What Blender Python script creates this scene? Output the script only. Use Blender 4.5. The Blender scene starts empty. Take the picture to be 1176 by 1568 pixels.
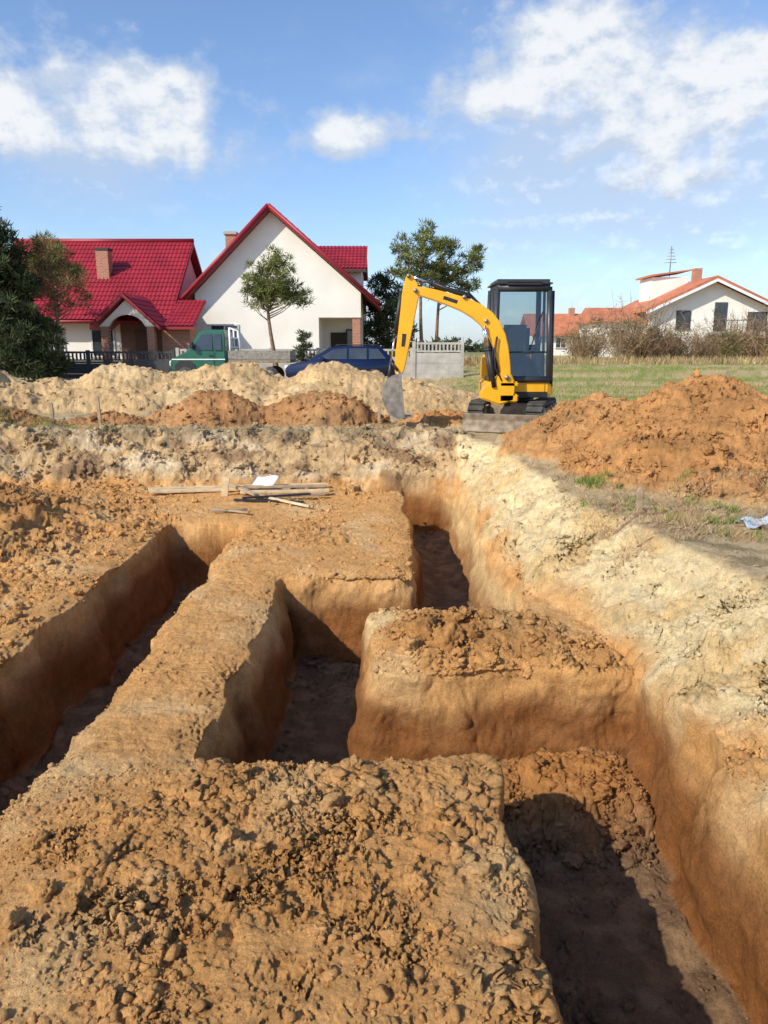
import bpy, bmesh, math, random
import numpy as np
from mathutils import Vector, Matrix
random.seed(7); rng=np.random.default_rng(7)
scene=bpy.context.scene
scene.view_settings.view_transform='Standard'
scene.view_settings.look='None'
scene.view_settings.exposure=0

# ------------------------------------------------------------ noise
perm=rng.permutation(512).astype(np.int32)
ang=rng.random(512)*2*np.pi
GX=np.cos(ang).astype(np.float32); GY=np.sin(ang).astype(np.float32)
g3=rng.normal(size=(512,3)).astype(np.float32); g3/=np.linalg.norm(g3,axis=1)[:,None]
RV=rng.random((512,3)).astype(np.float32)
def _h2(i,j): return perm[(perm[i&511]+j)&511]
def n2(x,y,o=0):
    x=np.asarray(x,np.float32)+o*17.3; y=np.asarray(y,np.float32)+o*5.7
    xi=np.floor(x).astype(np.int32); yi=np.floor(y).astype(np.int32)
    fx=x-xi; fy=y-yi
    u=fx*fx*fx*(fx*(fx*6-15)+10); v=fy*fy*fy*(fy*(fy*6-15)+10)
    def c(a,b):
        h=_h2(xi+a,yi+b); return GX[h]*(fx-a)+GY[h]*(fy-b)
    a=c(0,0)*(1-u)+c(1,0)*u; b=c(0,1)*(1-u)+c(1,1)*u
    return (a*(1-v)+b*v)*1.5
def fb2(x,y,oc=4,o=0,g=.5):
    s=0;a=1;f=1
    for i in range(oc):
        s=s+a*n2(x*f,y*f,o+i*3); a*=g; f*=2.03
    return s
def billow(x,y,oc=4,o=0,g=.55):
    s=0;a=1;f=1
    for i in range(oc):
        s=s+a*(np.abs(n2(x*f+.37*i,y*f-.21*i,o+i*3))*2-.5); a*=g; f*=2.17
    return s
def n3(x,y,z):
    xi=np.floor(x).astype(np.int32); yi=np.floor(y).astype(np.int32); zi=np.floor(z).astype(np.int32)
    fx=x-xi; fy=y-yi; fz=z-zi
    u=fx*fx*(3-2*fx); v=fy*fy*(3-2*fy); w=fz*fz*(3-2*fz)
    r=0
    for a in (0,1):
        for b in (0,1):
            for c in (0,1):
                h=perm[(_h2(xi+a,yi+b)+zi+c)&511]; g=g3[h]
                d=g[...,0]*(fx-a)+g[...,1]*(fy-b)+g[...,2]*(fz-c)
                r=r+d*(u if a else 1-u)*(v if b else 1-v)*(w if c else 1-w)
    return r*1.5
def lumps(x,y,s,o=0,dens=.6):
    """clods pressed in the soil: height field, cell size s"""
    X=np.asarray(x)/s+o*31.7; Y=np.asarray(y)/s+o*11.3
    X=X+.35*n2(X*1.3,Y*1.3,70+o)+.22*n2(X*3.1,Y*3.1,73+o); Y=Y+.35*n2(X*1.3,Y*1.3,71+o)+.22*n2(X*3.1,Y*3.1,74+o)
    xi=np.floor(X).astype(np.int32); yi=np.floor(Y).astype(np.int32)
    best=np.zeros_like(X)
    for a in (-1,0,1):
        for b in (-1,0,1):
            h=_h2(xi+a,yi+b); r=RV[h]
            dx=X-(xi+a+r[...,0]); dy=Y-(yi+b+r[...,1])
            rad=np.where(r[...,2]<dens,.16+.7*r[...,2]/dens*.6,1e-3)
            d=(dx*dx+dy*dy)/(rad*rad)
            best=np.maximum(best,np.clip(1-d,0,1)**.4*rad)
    return best*s
def sst(a,b,x):
    t=np.clip((x-a)/(b-a),0,1); return t*t*(3-2*t)

# ------------------------------------------------------------ terrain
TR=[(-2.12,-1.45,-1.5,7.2),(-.74,-.1,2.87,5.42),(-.74,.90,4.82,5.42),(.28,.90,4.82,9.35),
    (-.30,.90,8.95,9.35),(-.74,1.36,2.93,3.68),(.48,1.36,-1.5,3.68)]
PILES=[ # cx cy rx ry h kind(0 orange,1 brown,2 light)
 (2.75,8.9,1.35,1.8,.72,0),(3.55,8.0,2.0,2.3,.98,0),(4.6,7.7,1.9,2.2,.75,0),(3.2,6.6,1.5,1.3,.35,0),
 (-2.75,12,1.3,1.0,.62,1),(-1.0,12,1.25,1.0,.62,1),(-6.1,11.0,1.5,.9,.52,1),(1.0,12.1,1.0,.7,.25,0),(-4.2,11.6,1.2,.7,.2,1),
 (-5.4,16,2.5,2.0,.92,2),(-3.3,16.3,2.6,2.2,1.0,2),(-1.1,16,2.5,2.0,.98,2),(.5,15.6,1.9,1.7,.62,2),(-8.7,15,2.3,2.0,1.25,2),(-6.9,15.6,1.9,1.6,.6,2)]
def rect(x,y,r):
    cx=(r[0]+r[1])/2;cy=(r[2]+r[3])/2;hx=(r[1]-r[0])/2;hy=(r[3]-r[2])/2
    qx=np.abs(x-cx)-hx; qy=np.abs(y-cy)-hy
    return np.sqrt(np.maximum(qx,0)**2+np.maximum(qy,0)**2)+np.minimum(np.maximum(qx,qy),0)
def smin(a,b,k):
    h=np.clip(.5+.5*(b-a)/k,0,1); return b*(1-h)+a*h-k*h*(1-h)
def lerp3(a,b,t): return a*(1-t[...,None])+np.asarray(b,np.float32)*t[...,None]
def mix(a,b,t): return a*(1-t[...,None])+b*t[...,None]
def terrain(x,y):
    x=np.asarray(x,np.float32); y=np.asarray(y,np.float32)
    far=sst(40,60,np.abs(y)+np.abs(x))
    a1=n2(x*1.1,y*1.1,1);a2=n2(x*1.1,y*1.1,2);b1=fb2(x*2.6,y*2.6,2,3);b2=fb2(x*2.6,y*2.6,2,4)
    wx=x+.05*a1+.026*b1; wy=y+.05*a2+.026*b2
    xb=np.interp(y,[0,3.7,4.3,5.3,9.5],[1.40,1.38,1.32,.95,.90]); xr=np.interp(y,[0,2.5,4.5,6,9,10.5],[2.4,2.25,1.9,1.62,1.5,1.35])
    g=np.clip((wx+.05*b2-xb)/(xr-xb),0,1); g=g**.85
    gb=np.clip((wy+.13*fb2(x*1.9,y*1.9,3,5)-9.32+.10*sst(0,-3,x))/.98,0,1); gb=.35*gb+.65*gb**.7
    s=1-(1-g)*(1-gb)
    z=-.5+.5*s
    z=z+.10*gb*(1-g)*sst(11.5,10.2,y)
    fm=sst(1.5,.2,np.sqrt(((x+.25)/1.1)**2+((y-2.0)/1.05)**2))
    z=z+.06*fm+.03*a1*(1-s)
    bl=sst(1.0,.3,np.sqrt(((x-.50)/.68)**2+((y-4.22)/.52)**2)); z=z+.06*bl
    lp=sst(1,.1,np.sqrt(((x+4.5)/2.0)**2+((y-6.9)/1.9)**2)+.15*b1); z=z+.42*lp
    sd=None
    for r in TR:
        d=rect(wx,wy,r); sd=d if sd is None else smin(sd,d,.14)
    t=np.clip((-sd+.05)/.13,0,1); t=t*t*(3-2*t)*.5+t*.5
    dep=.68+.05*a2
    rub=sst(.95,.2,np.sqrt(((x-.95)/.78)**2+((y-3.42)/.45)**2))
    z=z-t*(dep-.24*rub)
    z=z-.045*sst(.20,-.02,sd)*(1-t)
    z=z+.05*sst(.9,1,t)*sst(-.22,-.08,sd)*(.6+n2(x*4,y*4,80))
    ph=np.zeros_like(z); kind=np.zeros_like(z,dtype=np.int32)
    pw=.14*fb2(x*.9,y*.9,3,8)
    for (cx,cy,rx,ry,h,k) in PILES:
        d=np.sqrt(((x-cx)/rx)**2+((y-cy)/ry)**2+.012)+pw
        v=h*np.clip(1.05-d,0,1.2)
        kind=np.where(v>ph,k,kind); ph=np.maximum(ph,v)
    z=z+ph*sst(.3,1,s)
    pm=sst(0.01,.08,ph)*sst(.3,1,s)
    near=sst(22,9,np.abs(y))
    patch=sst(-.12,.5,n2(x*1.3,y*1.3,6)+.5*n2(x*3.1,y*3.1,7)+.05)
    loose=np.clip(.13+.85*fm*patch+.75*bl+.9*lp+.45*pm+.9*rub*t
        +.5*sst(.0,.4,n2(x*.9,y*.9,5)+.4*n2(x*3,y*3,11))*(1-s)+.5*sst(-2.2,-2.6,x)*(1-s)+.3*s*(1-s)*4,0,1)
    calm=sst(-1.6,-1.4,x)*sst(-.6,-.8,x)*sst(2.9,3.3,y)*sst(7,6,y)
    pl=sst(1.6,.8,np.sqrt(((x+1.8)/1.0)**2+((y-8.7)/.5)**2))
    loose=loose*(1-.75*calm)*(1-.85*pl)
    wall=sst(0,.08,t)*sst(1,.97,t)
    rough=(.012*fb2(x*5,y*5,3,9)+.004*fb2(x*26,y*26,3,12)*near)
    z=z+rough*(.7+.7*loose)*(1-far)*(1-wall)
    wxx=x+.03*n2(x*9,y*9,76); wyy=y+.03*n2(x*9,y*9,77)
    cr=.020*billow(wxx*6.5,wyy*6.5,5,16,.6)*sst(.05,.8,loose)+.004*billow(wxx*20,wyy*20,3,18,.6)
    z=z+cr*(1-far)*(1-wall)*(1-.15*pm)
    L=lumps(x,y,.24,1,.22)*.26+lumps(x+.03,y,.11,2,.34)*.42+lumps(x,y+.02,.048,3,.5)*.55*near
    z=z+L*loose*(1-far)*(1-wall)*(1-.4*pm)*sst(-.3,.3,n2(x*2.2,y*2.2,50)+.1)
    z=z+pm*(.06*fb2(x*1.8,y*1.8,5,14)+.025*fb2(x*9,y*9,4,17)+.02*lumps(x,y,.35,6,.5)/.35)
    bank=s*(1-s)*4
    z=z+bank*(.07*fb2(x*2.4,y*2.4,4,15)+.014*billow(wxx*8,wyy*8,4,19)+(.16+.2*gb)*lumps(x,y,.17,5,.35))*(1-wall)
    rim=sst(.55,.95,gb)*sst(11.0,10.2,y)*(1-g)
    z=z+rim*(.06*billow(x*2.4,y*2.4,4,83)+.35*lumps(x,y,.22,7,.5))
    z=z-.17*sst(22,25,y)*sst(33,31.5,y)
    z=z+.55*sst(18,48,y)*sst(2.5,7,x)
    # ---- colours
    m1=fb2(x*1.7,y*1.7,4,20); m2=fb2(x*6,y*6,3,24); m3=n2(x*.6,y*.6,28)
    col=np.empty(x.shape+(3,),np.float32); col[...]=(.74,.395,.145)
    col=lerp3(col,(.82,.51,.235),sst(-.1,.7,m1+m3*.4)*.65)
    col=lerp3(col,(.53,.26,.085),sst(0.1,.9,m2+.3*m3)*.45)
    col=lerp3(col,(.59,.295,.10),loose*(.35+.45*sst(-.3,.4,m2)))
    col=lerp3(col,(.38,.19,.075),lp*.85)
    col=lerp3(col,(.50,.245,.082),bl*.8)
    bcream=sst(.02,.30,g+.16*m1)
    colb=np.empty_like(col); colb[...]=(.82,.64,.355)
    colb=lerp3(colb,(.72,.46,.18),sst(-.1,.5,m1+m3)*.6)
    colb=lerp3(colb,(.84,.71,.45),sst(.1,.7,m2)*.5)
    colb=lerp3(colb,(.52,.38,.21),sst(.25,.7,n2(x*3.2,y*3.2,47)+.5*m2)*.45)
    col=mix(col,colb,bcream)
    cb=sst(.42,.1,np.sqrt(((x+.05)/.5)**2+((y-4.45)/.7)**2)+.1*m2); col=lerp3(col,(.78,.57,.29),cb*.85)
    bb=sst(.03,.25,gb)*(1-bcream)*sst(11.6,10.3,y)
    cb2=np.empty_like(col); cb2[...]=(.60,.41,.21)
    cb2=lerp3(cb2,(.36,.225,.12),sst(-.05,.45,fb2(x*1.5,y*4,3,31)))
    cb2=lerp3(cb2,(.68,.52,.32),sst(.05,.5,fb2(x*1.1,y*2.5,3,36)))
    cb2=lerp3(cb2,(.24,.185,.12),sst(.6,.95,gb+.25*m2)*sst(-.2,.3,m1+.1)*.75)
    col=mix(col,cb2,bb)
    top=sst(.93,1.0,s)*(1-pm)
    ct=np.empty_like(col); ct[...]=(.52,.385,.215)
    ct=lerp3(ct,(.32,.25,.14),sst(-.1,.5,m1)); ct=lerp3(ct,(.66,.51,.31),sst(.1,.6,m2+m3)*.6)
    grn=sst(-.35,.35,n2(x*.25,y*.8,40)+.5*m1)*sst(12.3,15,y)*sst(2.2,4,x)
    ct=lerp3(ct,(.21,.28,.055),grn*.9)
    ct=lerp3(ct,(.44,.36,.16),sst(.0,.5,n2(x*.15,y*.35,45)+.5*m2)*sst(13,15,y)*.45)
    ct=lerp3(ct,(.44,.36,.17),sst(36,44,y)*.7)
    ct=lerp3(ct,(.20,.20,.09),sst(60,100,y)*.8)
    col=mix(col,ct,top)
    pc=np.array([(.53,.265,.098),(.43,.22,.09),(.60,.405,.20)],np.float32)[kind]
    pc=pc*(1+.25*np.clip(m1,-1,1)[...,None])
    pc=mix(pc,pc*np.array((1.2,1.3,1.4),np.float32),sst(.05,.65,n2(x*.8,y*.8,44)+.4*m2)*.75)
    col=mix(col,pc,pm)
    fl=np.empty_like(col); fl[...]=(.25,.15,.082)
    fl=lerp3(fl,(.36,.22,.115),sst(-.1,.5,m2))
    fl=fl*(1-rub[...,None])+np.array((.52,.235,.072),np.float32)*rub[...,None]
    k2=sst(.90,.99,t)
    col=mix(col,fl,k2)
    return z,np.clip(col,0.02,.86),loose,t,s,sd

K=np.arange(1000)/999*2-1
ko=(np.arange(1,41)/40.0)
base_rows=[1.2]
while base_rows[-1]<20:
    y_=base_rows[-1]; st=.0036*y_
    for (a,b,f) in ((3.52,3.82,.0038),(5.24,5.58,.0055),(9.0,10.4,.013)):
        if a<y_<b: st=min(st,f)
    base_rows.append(y_+st)
rows=np.concatenate([ (1.2-300*((np.arange(60,0,-1)/60)**3.5)), np.array(base_rows),
     20.1*np.exp(np.arange(1,121)/120*math.log(3000/20.1))])
W=.62*np.maximum(rows,1.2)+.9
inner=K[None,:]*W[:,None]
outR=W[:,None]+2500*(ko**4)[None,:]
X=np.concatenate([-outR[:,::-1],inner,outR],axis=1).astype(np.float32)
Y=np.repeat(rows[:,None],X.shape[1],axis=1).astype(np.float32)
Z,C,LO,T,S,SD=terrain(X,Y)
dxu=np.gradient(X,axis=1); dzu=np.gradient(Z,axis=1)
dyv=np.gradient(Y,axis=0); dzv=np.gradient(Z,axis=0); dxv=np.gradient(X,axis=0)
sx=dzu/np.maximum(dxu,1e-6); sy=(dzv-sx*dxv)/np.maximum(dyv,1e-6)
N=np.stack([-sx,-sy,np.ones_like(sx)],-1); ln=np.linalg.norm(N,axis=-1); N/=ln[...,None]
steep=sst(.35,.9,np.sqrt(N[...,0]**2+N[...,1]**2))*sst(16,13,Y)*sst(.9,1.3,Y)
def crumb(f,fz): 
    return np.abs(n3(X*f,Y*f,Z*fz))
nn=.075*n3(X*2.6,Y*2.6,Z*3.2)+.034*n3(X*6,Y*6,Z*7)+.024*(crumb(11,12)-.3)+.016*(crumb(22,22)-.3)
V=np.stack([X,Y,Z],-1)+(nn*steep)[...,None]*N
# cut faces: soil layers, plus trench shade painted in as darkening with depth
P0,P1,P2=V[...,0],V[...,1],V[...,2]
q1=n3(P0*2.1,P1*2.1,P2*4); q2=n3(P0*6,P1*6,P2*7); q3=n3(P0*.6,P1*.6,P2*14)
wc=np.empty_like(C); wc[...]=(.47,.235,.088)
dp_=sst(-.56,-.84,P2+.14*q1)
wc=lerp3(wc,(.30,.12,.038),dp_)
wc=lerp3(wc,(.60,.38,.18),sst(.15,.5,q1)*.45*(1-dp_)); wc=lerp3(wc,(.24,.11,.042),sst(.1,.45,q2+.5*q3)*.5)
sand=sst(.70,.86,X)*sst(4.6,5.3,Y); wc=lerp3(wc,(.76,.52,.25),sand*(1-.75*sst(-.7,-1.05,P2+.15*q1)))
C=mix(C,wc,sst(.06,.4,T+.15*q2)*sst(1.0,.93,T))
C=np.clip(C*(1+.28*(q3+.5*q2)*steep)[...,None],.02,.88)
nr,nc=X.shape
def np_mesh(name,V,F,mat,smooth=True,cols=None,parent=None):
    me=bpy.data.meshes.new(name); V=np.ascontiguousarray(V,np.float32).reshape(-1,3); F=np.ascontiguousarray(F,np.int32)
    me.vertices.add(len(V)); me.vertices.foreach_set('co',V.ravel())
    k=F.shape[1]; me.loops.add(F.size); me.loops.foreach_set('vertex_index',F.ravel())
    me.polygons.add(len(F)); me.polygons.foreach_set('loop_start',np.arange(0,F.size,k,dtype=np.int32))
    me.polygons.foreach_set('use_smooth',np.full(len(F),smooth))
    if cols is not None:
        a=me.color_attributes.new('tint','FLOAT_COLOR','POINT')
        c=np.ones((len(V),4),np.float32); c[:,:3]=np.asarray(cols).reshape(-1,3); a.data.foreach_set('color',c.ravel())
    me.update(calc_edges=True); me.validate()
    if mat: me.materials.append(mat)
    ob=bpy.data.objects.new(name,me); scene.collection.objects.link(ob)
    if parent: ob.parent=parent
    return ob

# ------------------------------------------------------------ materials
def newmat(name):
    m=bpy.data.materials.new(name); m.use_nodes=True; nt=m.node_tree
    return m,nt,nt.nodes['Principled BSDF']
def mat(name,color,rough=.6,metal=0,nscale=8,var=.15,bump=0.0,bscale=None,coat=0,spec=.5):
    m,nt,b=newmat(name); L=nt.links
    tc=nt.nodes.new('ShaderNodeTexCoord'); nz=nt.nodes.new('ShaderNodeTexNoise'); nz.inputs['Scale'].default_value=nscale; nz.inputs['Detail'].default_value=6
    L.new(tc.outputs['Object'],nz.inputs['Vector'])
    cr=nt.nodes.new('ShaderNodeValToRGB'); cr.color_ramp.elements[0].position=.3; cr.color_ramp.elements[1].position=.7
    cr.color_ramp.elements[0].color=tuple(c*(1-var) for c in color)+(1,); cr.color_ramp.elements[1].color=tuple(min(1,c*(1+var)) for c in color)+(1,)
    L.new(nz.outputs['Fac'],cr.inputs['Fac']); L.new(cr.outputs['Color'],b.inputs['Base Color'])
    b.inputs['Roughness'].default_value=rough; b.inputs['Metallic'].default_value=metal; b.inputs['Coat Weight'].default_value=coat
    b.inputs['Specular IOR Level'].default_value=spec
    if bump:
        n2_=nt.nodes.new('ShaderNodeTexNoise'); n2_.inputs['Scale'].default_value=bscale or nscale*4; n2_.inputs['Detail'].default_value=6
        L.new(tc.outputs['Object'],n2_.inputs['Vector'])
        bp=nt.nodes.new('ShaderNodeBump'); bp.inputs['Distance'].default_value=bump; L.new(n2_.outputs['Fac'],bp.inputs['Height']); L.new(bp.outputs['Normal'],b.inputs['Normal'])
    return m
def soil(name,bstr=1.0):
    m,nt,b=newmat(name); L=nt.links
    at=nt.nodes.new('ShaderNodeAttribute'); at.attribute_name='tint'
    geo=nt.nodes.new('ShaderNodeNewGeometry')
    def nz(sc,det=5,ro=.6):
        n=nt.nodes.new('ShaderNodeTexNoise'); n.inputs['Scale'].default_value=sc; n.inputs['Detail'].default_value=det; n.inputs['Roughness'].default_value=ro
        L.new(geo.outputs['Position'],n.inputs['Vector']); return n
    a=nz(14,8,.7); c=nz(110,3,.6)
    def ramp(n,p0,p1,v0,v1):
        r=nt.nodes.new('ShaderNodeMapRange'); r.inputs[1].default_value=p0; r.inputs[2].default_value=p1; r.inputs[3].default_value=v0; r.inputs[4].default_value=v1
        L.new(n.outputs['Fac'],r.inputs[0]); return r
    r1=ramp(a,.3,.7,.76,1.18); r2=ramp(c,.3,.7,.78,1.16)
    mu=nt.nodes.new('ShaderNodeMath'); mu.operation='MULTIPLY'; L.new(r1.outputs[0],mu.inputs[0]); L.new(r2.outputs[0],mu.inputs[1])
    vm=nt.nodes.new('ShaderNodeVectorMath'); vm.operation='SCALE'; L.new(at.outputs['Color'],vm.inputs[0]); L.new(mu.outputs[0],vm.inputs['Scale'])
    L.new(vm.outputs[0],b.inputs['Base Color']); b.inputs['Roughness'].default_value=.95; b.inputs['Specular IOR Level'].default_value=.08
    b1=nz(26,10,.78); b2=nz(170,5,.7)
    ad=nt.nodes.new('ShaderNodeMath'); ad.operation='MULTIPLY_ADD'; ad.inputs[1].default_value=.28
    L.new(b2.outputs['Fac'],ad.inputs[0]); L.new(b1.outputs['Fac'],ad.inputs[2])
    bp=nt.nodes.new('ShaderNodeBump'); bp.inputs['Distance'].default_value=.036*bstr; bp.inputs['Strength'].default_value=.9
    L.new(ad.outputs[0],bp.inputs['Height']); L.new(bp.outputs['Normal'],b.inputs['Normal'])
    return m
def leafmat(name,color,var=.5,trans=.25):
    m,nt,b=newmat(name); L=nt.links
    at=nt.nodes.new('ShaderNodeAttribute'); at.attribute_name='tint'
    vm=nt.nodes.new('ShaderNodeVectorMath'); vm.operation='MULTIPLY'; vm.inputs[1].default_value=color
    L.new(at.outputs['Color'],vm.inputs[0]); L.new(vm.outputs[0],b.inputs['Base Color'])
    b.inputs['Roughness'].default_value=.7; b.inputs['Specular IOR Level'].default_value=.25
    tr=nt.nodes.new('ShaderNodeBsdfTranslucent'); L.new(vm.outputs[0],tr.inputs['Color'])
    mx=nt.nodes.new('ShaderNodeMixShader'); mx.inputs[0].default_value=trans
    out=nt.nodes['Material Output']; L.new(b.outputs[0],mx.inputs[1]); L.new(tr.outputs[0],mx.inputs[2]); L.new(mx.outputs[0],out.inputs['Surface'])
    return m
def brickmat(name,c1=(.46,.17,.08),c2=(.36,.12,.06)):
    m,nt,b=newmat(name); L=nt.links
    tc=nt.nodes.new('ShaderNodeTexCoord'); mp=nt.nodes.new('ShaderNodeMapping'); mp.inputs['Rotation'].default_value=(math.pi/2,0,0)
    br=nt.nodes.new('ShaderNodeTexBrick'); br.inputs['Scale'].default_value=1; br.inputs['Brick Width'].default_value=.25; br.inputs['Row Height'].default_value=.075; br.inputs['Mortar Size'].default_value=.008
    br.inputs['Color1'].default_value=c1+(1,); br.inputs['Color2'].default_value=c2+(1,); br.inputs['Mortar'].default_value=(.4,.36,.3,1)
    L.new(tc.outputs['Object'],mp.inputs[0]); L.new(mp.outputs[0],br.inputs['Vector']); L.new(br.outputs['Color'],b.inputs['Base Color']); b.inputs['Roughness'].default_value=.85
    return m
def glassmat(name,tint=(.70,.76,.76),refl=.12):
    m=bpy.data.materials.new(name); m.use_nodes=True; nt=m.node_tree; nt.nodes.clear()
    o=nt.nodes.new('ShaderNodeOutputMaterial'); t=nt.nodes.new('ShaderNodeBsdfTransparent'); t.inputs[0].default_value=tint+(1,)
    g=nt.nodes.new('ShaderNodeBsdfGlossy'); g.inputs['Roughness'].default_value=.05; mx=nt.nodes.new('ShaderNodeMixShader'); mx.inputs[0].default_value=refl
    nt.links.new(t.outputs[0],mx.inputs[1]); nt.links.new(g.outputs[0],mx.inputs[2]); nt.links.new(mx.outputs[0],o.inputs[0]); return m
M_soil=soil('soil'); M_clod=soil('soil_clods',.8)
M_plaster=mat('white_plaster',(.82,.79,.71),.9,0,.7,.06,.01,30)
M_red=mat('red_metal_roof',(.30,.016,.028),.5,0,1.2,.22)
M_redtrim=mat('red_trim',(.26,.016,.025),.5,0,3,.1)
M_orange_roof=mat('orange_roof',(.50,.17,.08),.7,0,2,.2)
M_brick=brickmat('brick')
M_dglass=mat('window_glass',(.04,.05,.06),.08,0,2,.3,spec=.8)
M_wframe=mat('window_frame',(.62,.62,.6),.5)
M_dark=mat('dark_recess',(.05,.04,.035),.8)
M_conc=mat('concrete_fence',(.44,.41,.36),.9,0,2.5,.2,.01,25)
M_dconc=mat('dark_painted_fence',(.055,.06,.065),.8,0,2,.2)
M_yel=mat('yellow_paint',(.84,.42,.010),.36,0,3,.10,coat=.2)
M_blk=mat('black_plastic',(.022,.022,.024),.5,0,9,.3)
M_grey=mat('grey_frame',(.035,.038,.042),.4,0,5,.2)
M_steel=mat('worn_steel',(.30,.27,.23),.5,.6,12,.35,.004,40)
M_chrome=mat('chrome_rod',(.75,.75,.75),.15,1)
M_rub=mat('rubber_track',(.06,.055,.047),.85,0,10,.5,.006,50)
M_dusty=mat('dusty_metal',(.26,.20,.14),.85,.05,10,.4,.004,40)
M_wood=mat('plank_wood',(.62,.47,.27),.8,0,9,.25,.004,60)
M_wood2=mat('grey_wood',(.38,.28,.17),.85,0,9,.3,.004,60)
M_bark=mat('pine_bark',(.26,.16,.10),.9,0,9,.35,.02,30)
M_glass=glassmat('cab_glass')
M_blue=mat('blue_car_paint',(.006,.014,.055),.3,0,4,.05,coat=.3)
M_green=mat('green_paint',(.010,.105,.06),.4,0,4,.15,coat=.2)
M_white=mat('white_plastic',(.78,.80,.82),.4,0,5,.05)
M_need=leafmat('pine_needles',(.17,.20,.065))
M_need_d=leafmat('dark_needles',(.070,.092,.042))
M_need_r=leafmat('rusty_needles',(.22,.16,.075))
M_dry=leafmat('dry_twigs',(.30,.22,.135))
M_shrub=leafmat('shrub_leaves',(.18,.17,.075))
M_grass=leafmat('grass_blades',(.20,.28,.06))
M_dgrass=leafmat('dry_grass_blades',(.48,.38,.20))

ids=np.arange(nr*nc).reshape(nr,nc)
F=np.stack([ids[:-1,:-1],ids[:-1,1:],ids[1:,1:],ids[1:,:-1]],-1).reshape(-1,4)
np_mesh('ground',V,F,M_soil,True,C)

# ------------------------------------------------------------ clods
def make_templates(sub,n,amp):
    out=[]
    for i in range(n):
        bm=bmesh.new(); bmesh.ops.create_icosphere(bm,subdivisions=sub,radius=1)
        P=np.array([v.co[:] for v in bm.verts]); Fc=np.array([[v.index for v in f.verts] for f in bm.faces]); bm.free()
        P/=np.linalg.norm(P,axis=1)[:,None]
        pl=rng.normal(size=(9,3)); pl/=np.linalg.norm(pl,axis=1)[:,None]; dd=rng.uniform(.5,1.0,9)
        dots=P@pl.T; r=np.where(dots>.05,dd[None,:]/np.maximum(dots,.05),9).min(axis=1); r=np.minimum(r,1.2)
        Q=P*2+i*7.7; r=r*(1+amp*n3(Q[:,0],Q[:,1],Q[:,2])+amp*.8*n3(Q[:,0]*2.3,Q[:,1]*2.3,Q[:,2]*2.3)+amp*.5*n3(Q[:,0]*5,Q[:,1]*5,Q[:,2]*5)+(amp*.35*n3(Q[:,0]*11,Q[:,1]*11,Q[:,2]*11) if sub>2 else 0))
        out.append((P*r[:,None],Fc))
    return out
T1=make_templates(2,10,.32); T2=make_templates(4,10,.34)
def rotm(n):
    a=rng.random((n,3))*2*np.pi
    c,s=np.cos(a),np.sin(a)
    Rx=np.zeros((n,3,3));Rz=np.zeros((n,3,3));Rx[:,0,0]=1;Rx[:,1,1]=c[:,0];Rx[:,1,2]=-s[:,0];Rx[:,2,1]=s[:,0];Rx[:,2,2]=c[:,0]
    Rz[:,2,2]=1;Rz[:,0,0]=c[:,1];Rz[:,0,1]=-s[:,1];Rz[:,1,0]=s[:,1];Rz[:,1,1]=c[:,1]
    return Rz@Rx
def scatter(zones):
    px=[];py=[];pr=[]
    for (x0,x1,y0,y1,n,rmin,rmax,pw,ell) in zones:
        x=rng.uniform(x0,x1,n*2); y=rng.uniform(y0,y1,n*2)
        if ell:
            k=((x-(x0+x1)/2)/((x1-x0)/2))**2+((y-(y0+y1)/2)/((y1-y0)/2))**2<1
            x=x[k];y=y[k]
        cl=n2(x*2.2,y*2.2,50)+.6*n2(x*7,y*7,52)+rng.normal(size=len(x))*.25
        k=cl>.0; x=x[k][:n];y=y[k][:n]
        u=rng.random(len(x)); r=(rmin**(-pw)+(rmax**(-pw)-rmin**(-pw))*u)**(-1/pw)
        px.append(x);py.append(y);pr.append(r)
    return np.concatenate(px),np.concatenate(py),np.concatenate(pr)
Z_=[(-1.5,.55,1.35,2.95,4200,.003,.028,2.2,False),(-1.0,.4,1.4,2.75,500,.008,.034,1.9,True),
    (-.1,1.35,3.75,4.8,1900,.004,.03,1.9,False),(.0,1.0,3.75,4.6,120,.016,.04,1.7,True),
    (.3,1.4,3.0,3.72,1400,.006,.04,1.6,False),(.5,1.35,1.6,3.1,900,.004,.022,2.2,False),
    (-1.45,-.74,2.9,7,500,.003,.016,2.4,False),(-.74,.3,5.4,9,1300,.005,.03,2.0,False),
    (-1.45,-.7,6,9,600,.005,.03,2.0,False),(-5,-2.1,3.5,9.3,3600,.007,.045,1.8,False),
    (-2.1,-1.45,2.5,7.1,600,.005,.025,2.0,False),(-.7,-.1,2.9,5.4,400,.005,.022,2.0,False),
    (1.35,2.4,2.0,6,1200,.004,.024,2.2,False),(.95,1.7,5,9.5,500,.005,.03,2.1,False),(1.5,3.4,5.5,8,900,.007,.04,1.9,False),
    (1.7,6.2,5.6,10.5,3600,.008,.048,2.0,True),(-7,1.2,9.2,13,4200,.009,.06,1.8,False),(-9,2.2,14,18,1300,.012,.06,1.9,False)]
cx,cy,cr=scatter(Z_)
cz,cc,_,ct_,_,_=terrain(cx,cy)
keep=~((ct_>.03)&(ct_<.95)); cx,cy,cr,cz,cc=cx[keep],cy[keep],cr[keep],cz[keep],cc[keep]
big=[(-.20,2.42,.045),(-.10,2.47,.026),(.02,2.5,.022),(.24,4.12,.11),(.38,4.0,.09),(.15,3.98,.06),(.3,4.42,.05),(.52,4.05,.055),(-1.05,2.0,.04),(-.75,1.85,.032),(-.95,2.35,.036),
     (-.45,2.05,.04),(.1,2.0,.034),(-.2,1.8,.03),(.55,4.5,.045),(.7,4.2,.05),(.9,4.35,.04),(-.55,2.6,.026),(.2,2.35,.03),(-1.2,2.25,.042),(-.5,1.6,.03),(-1.1,1.9,.04)]
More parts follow.
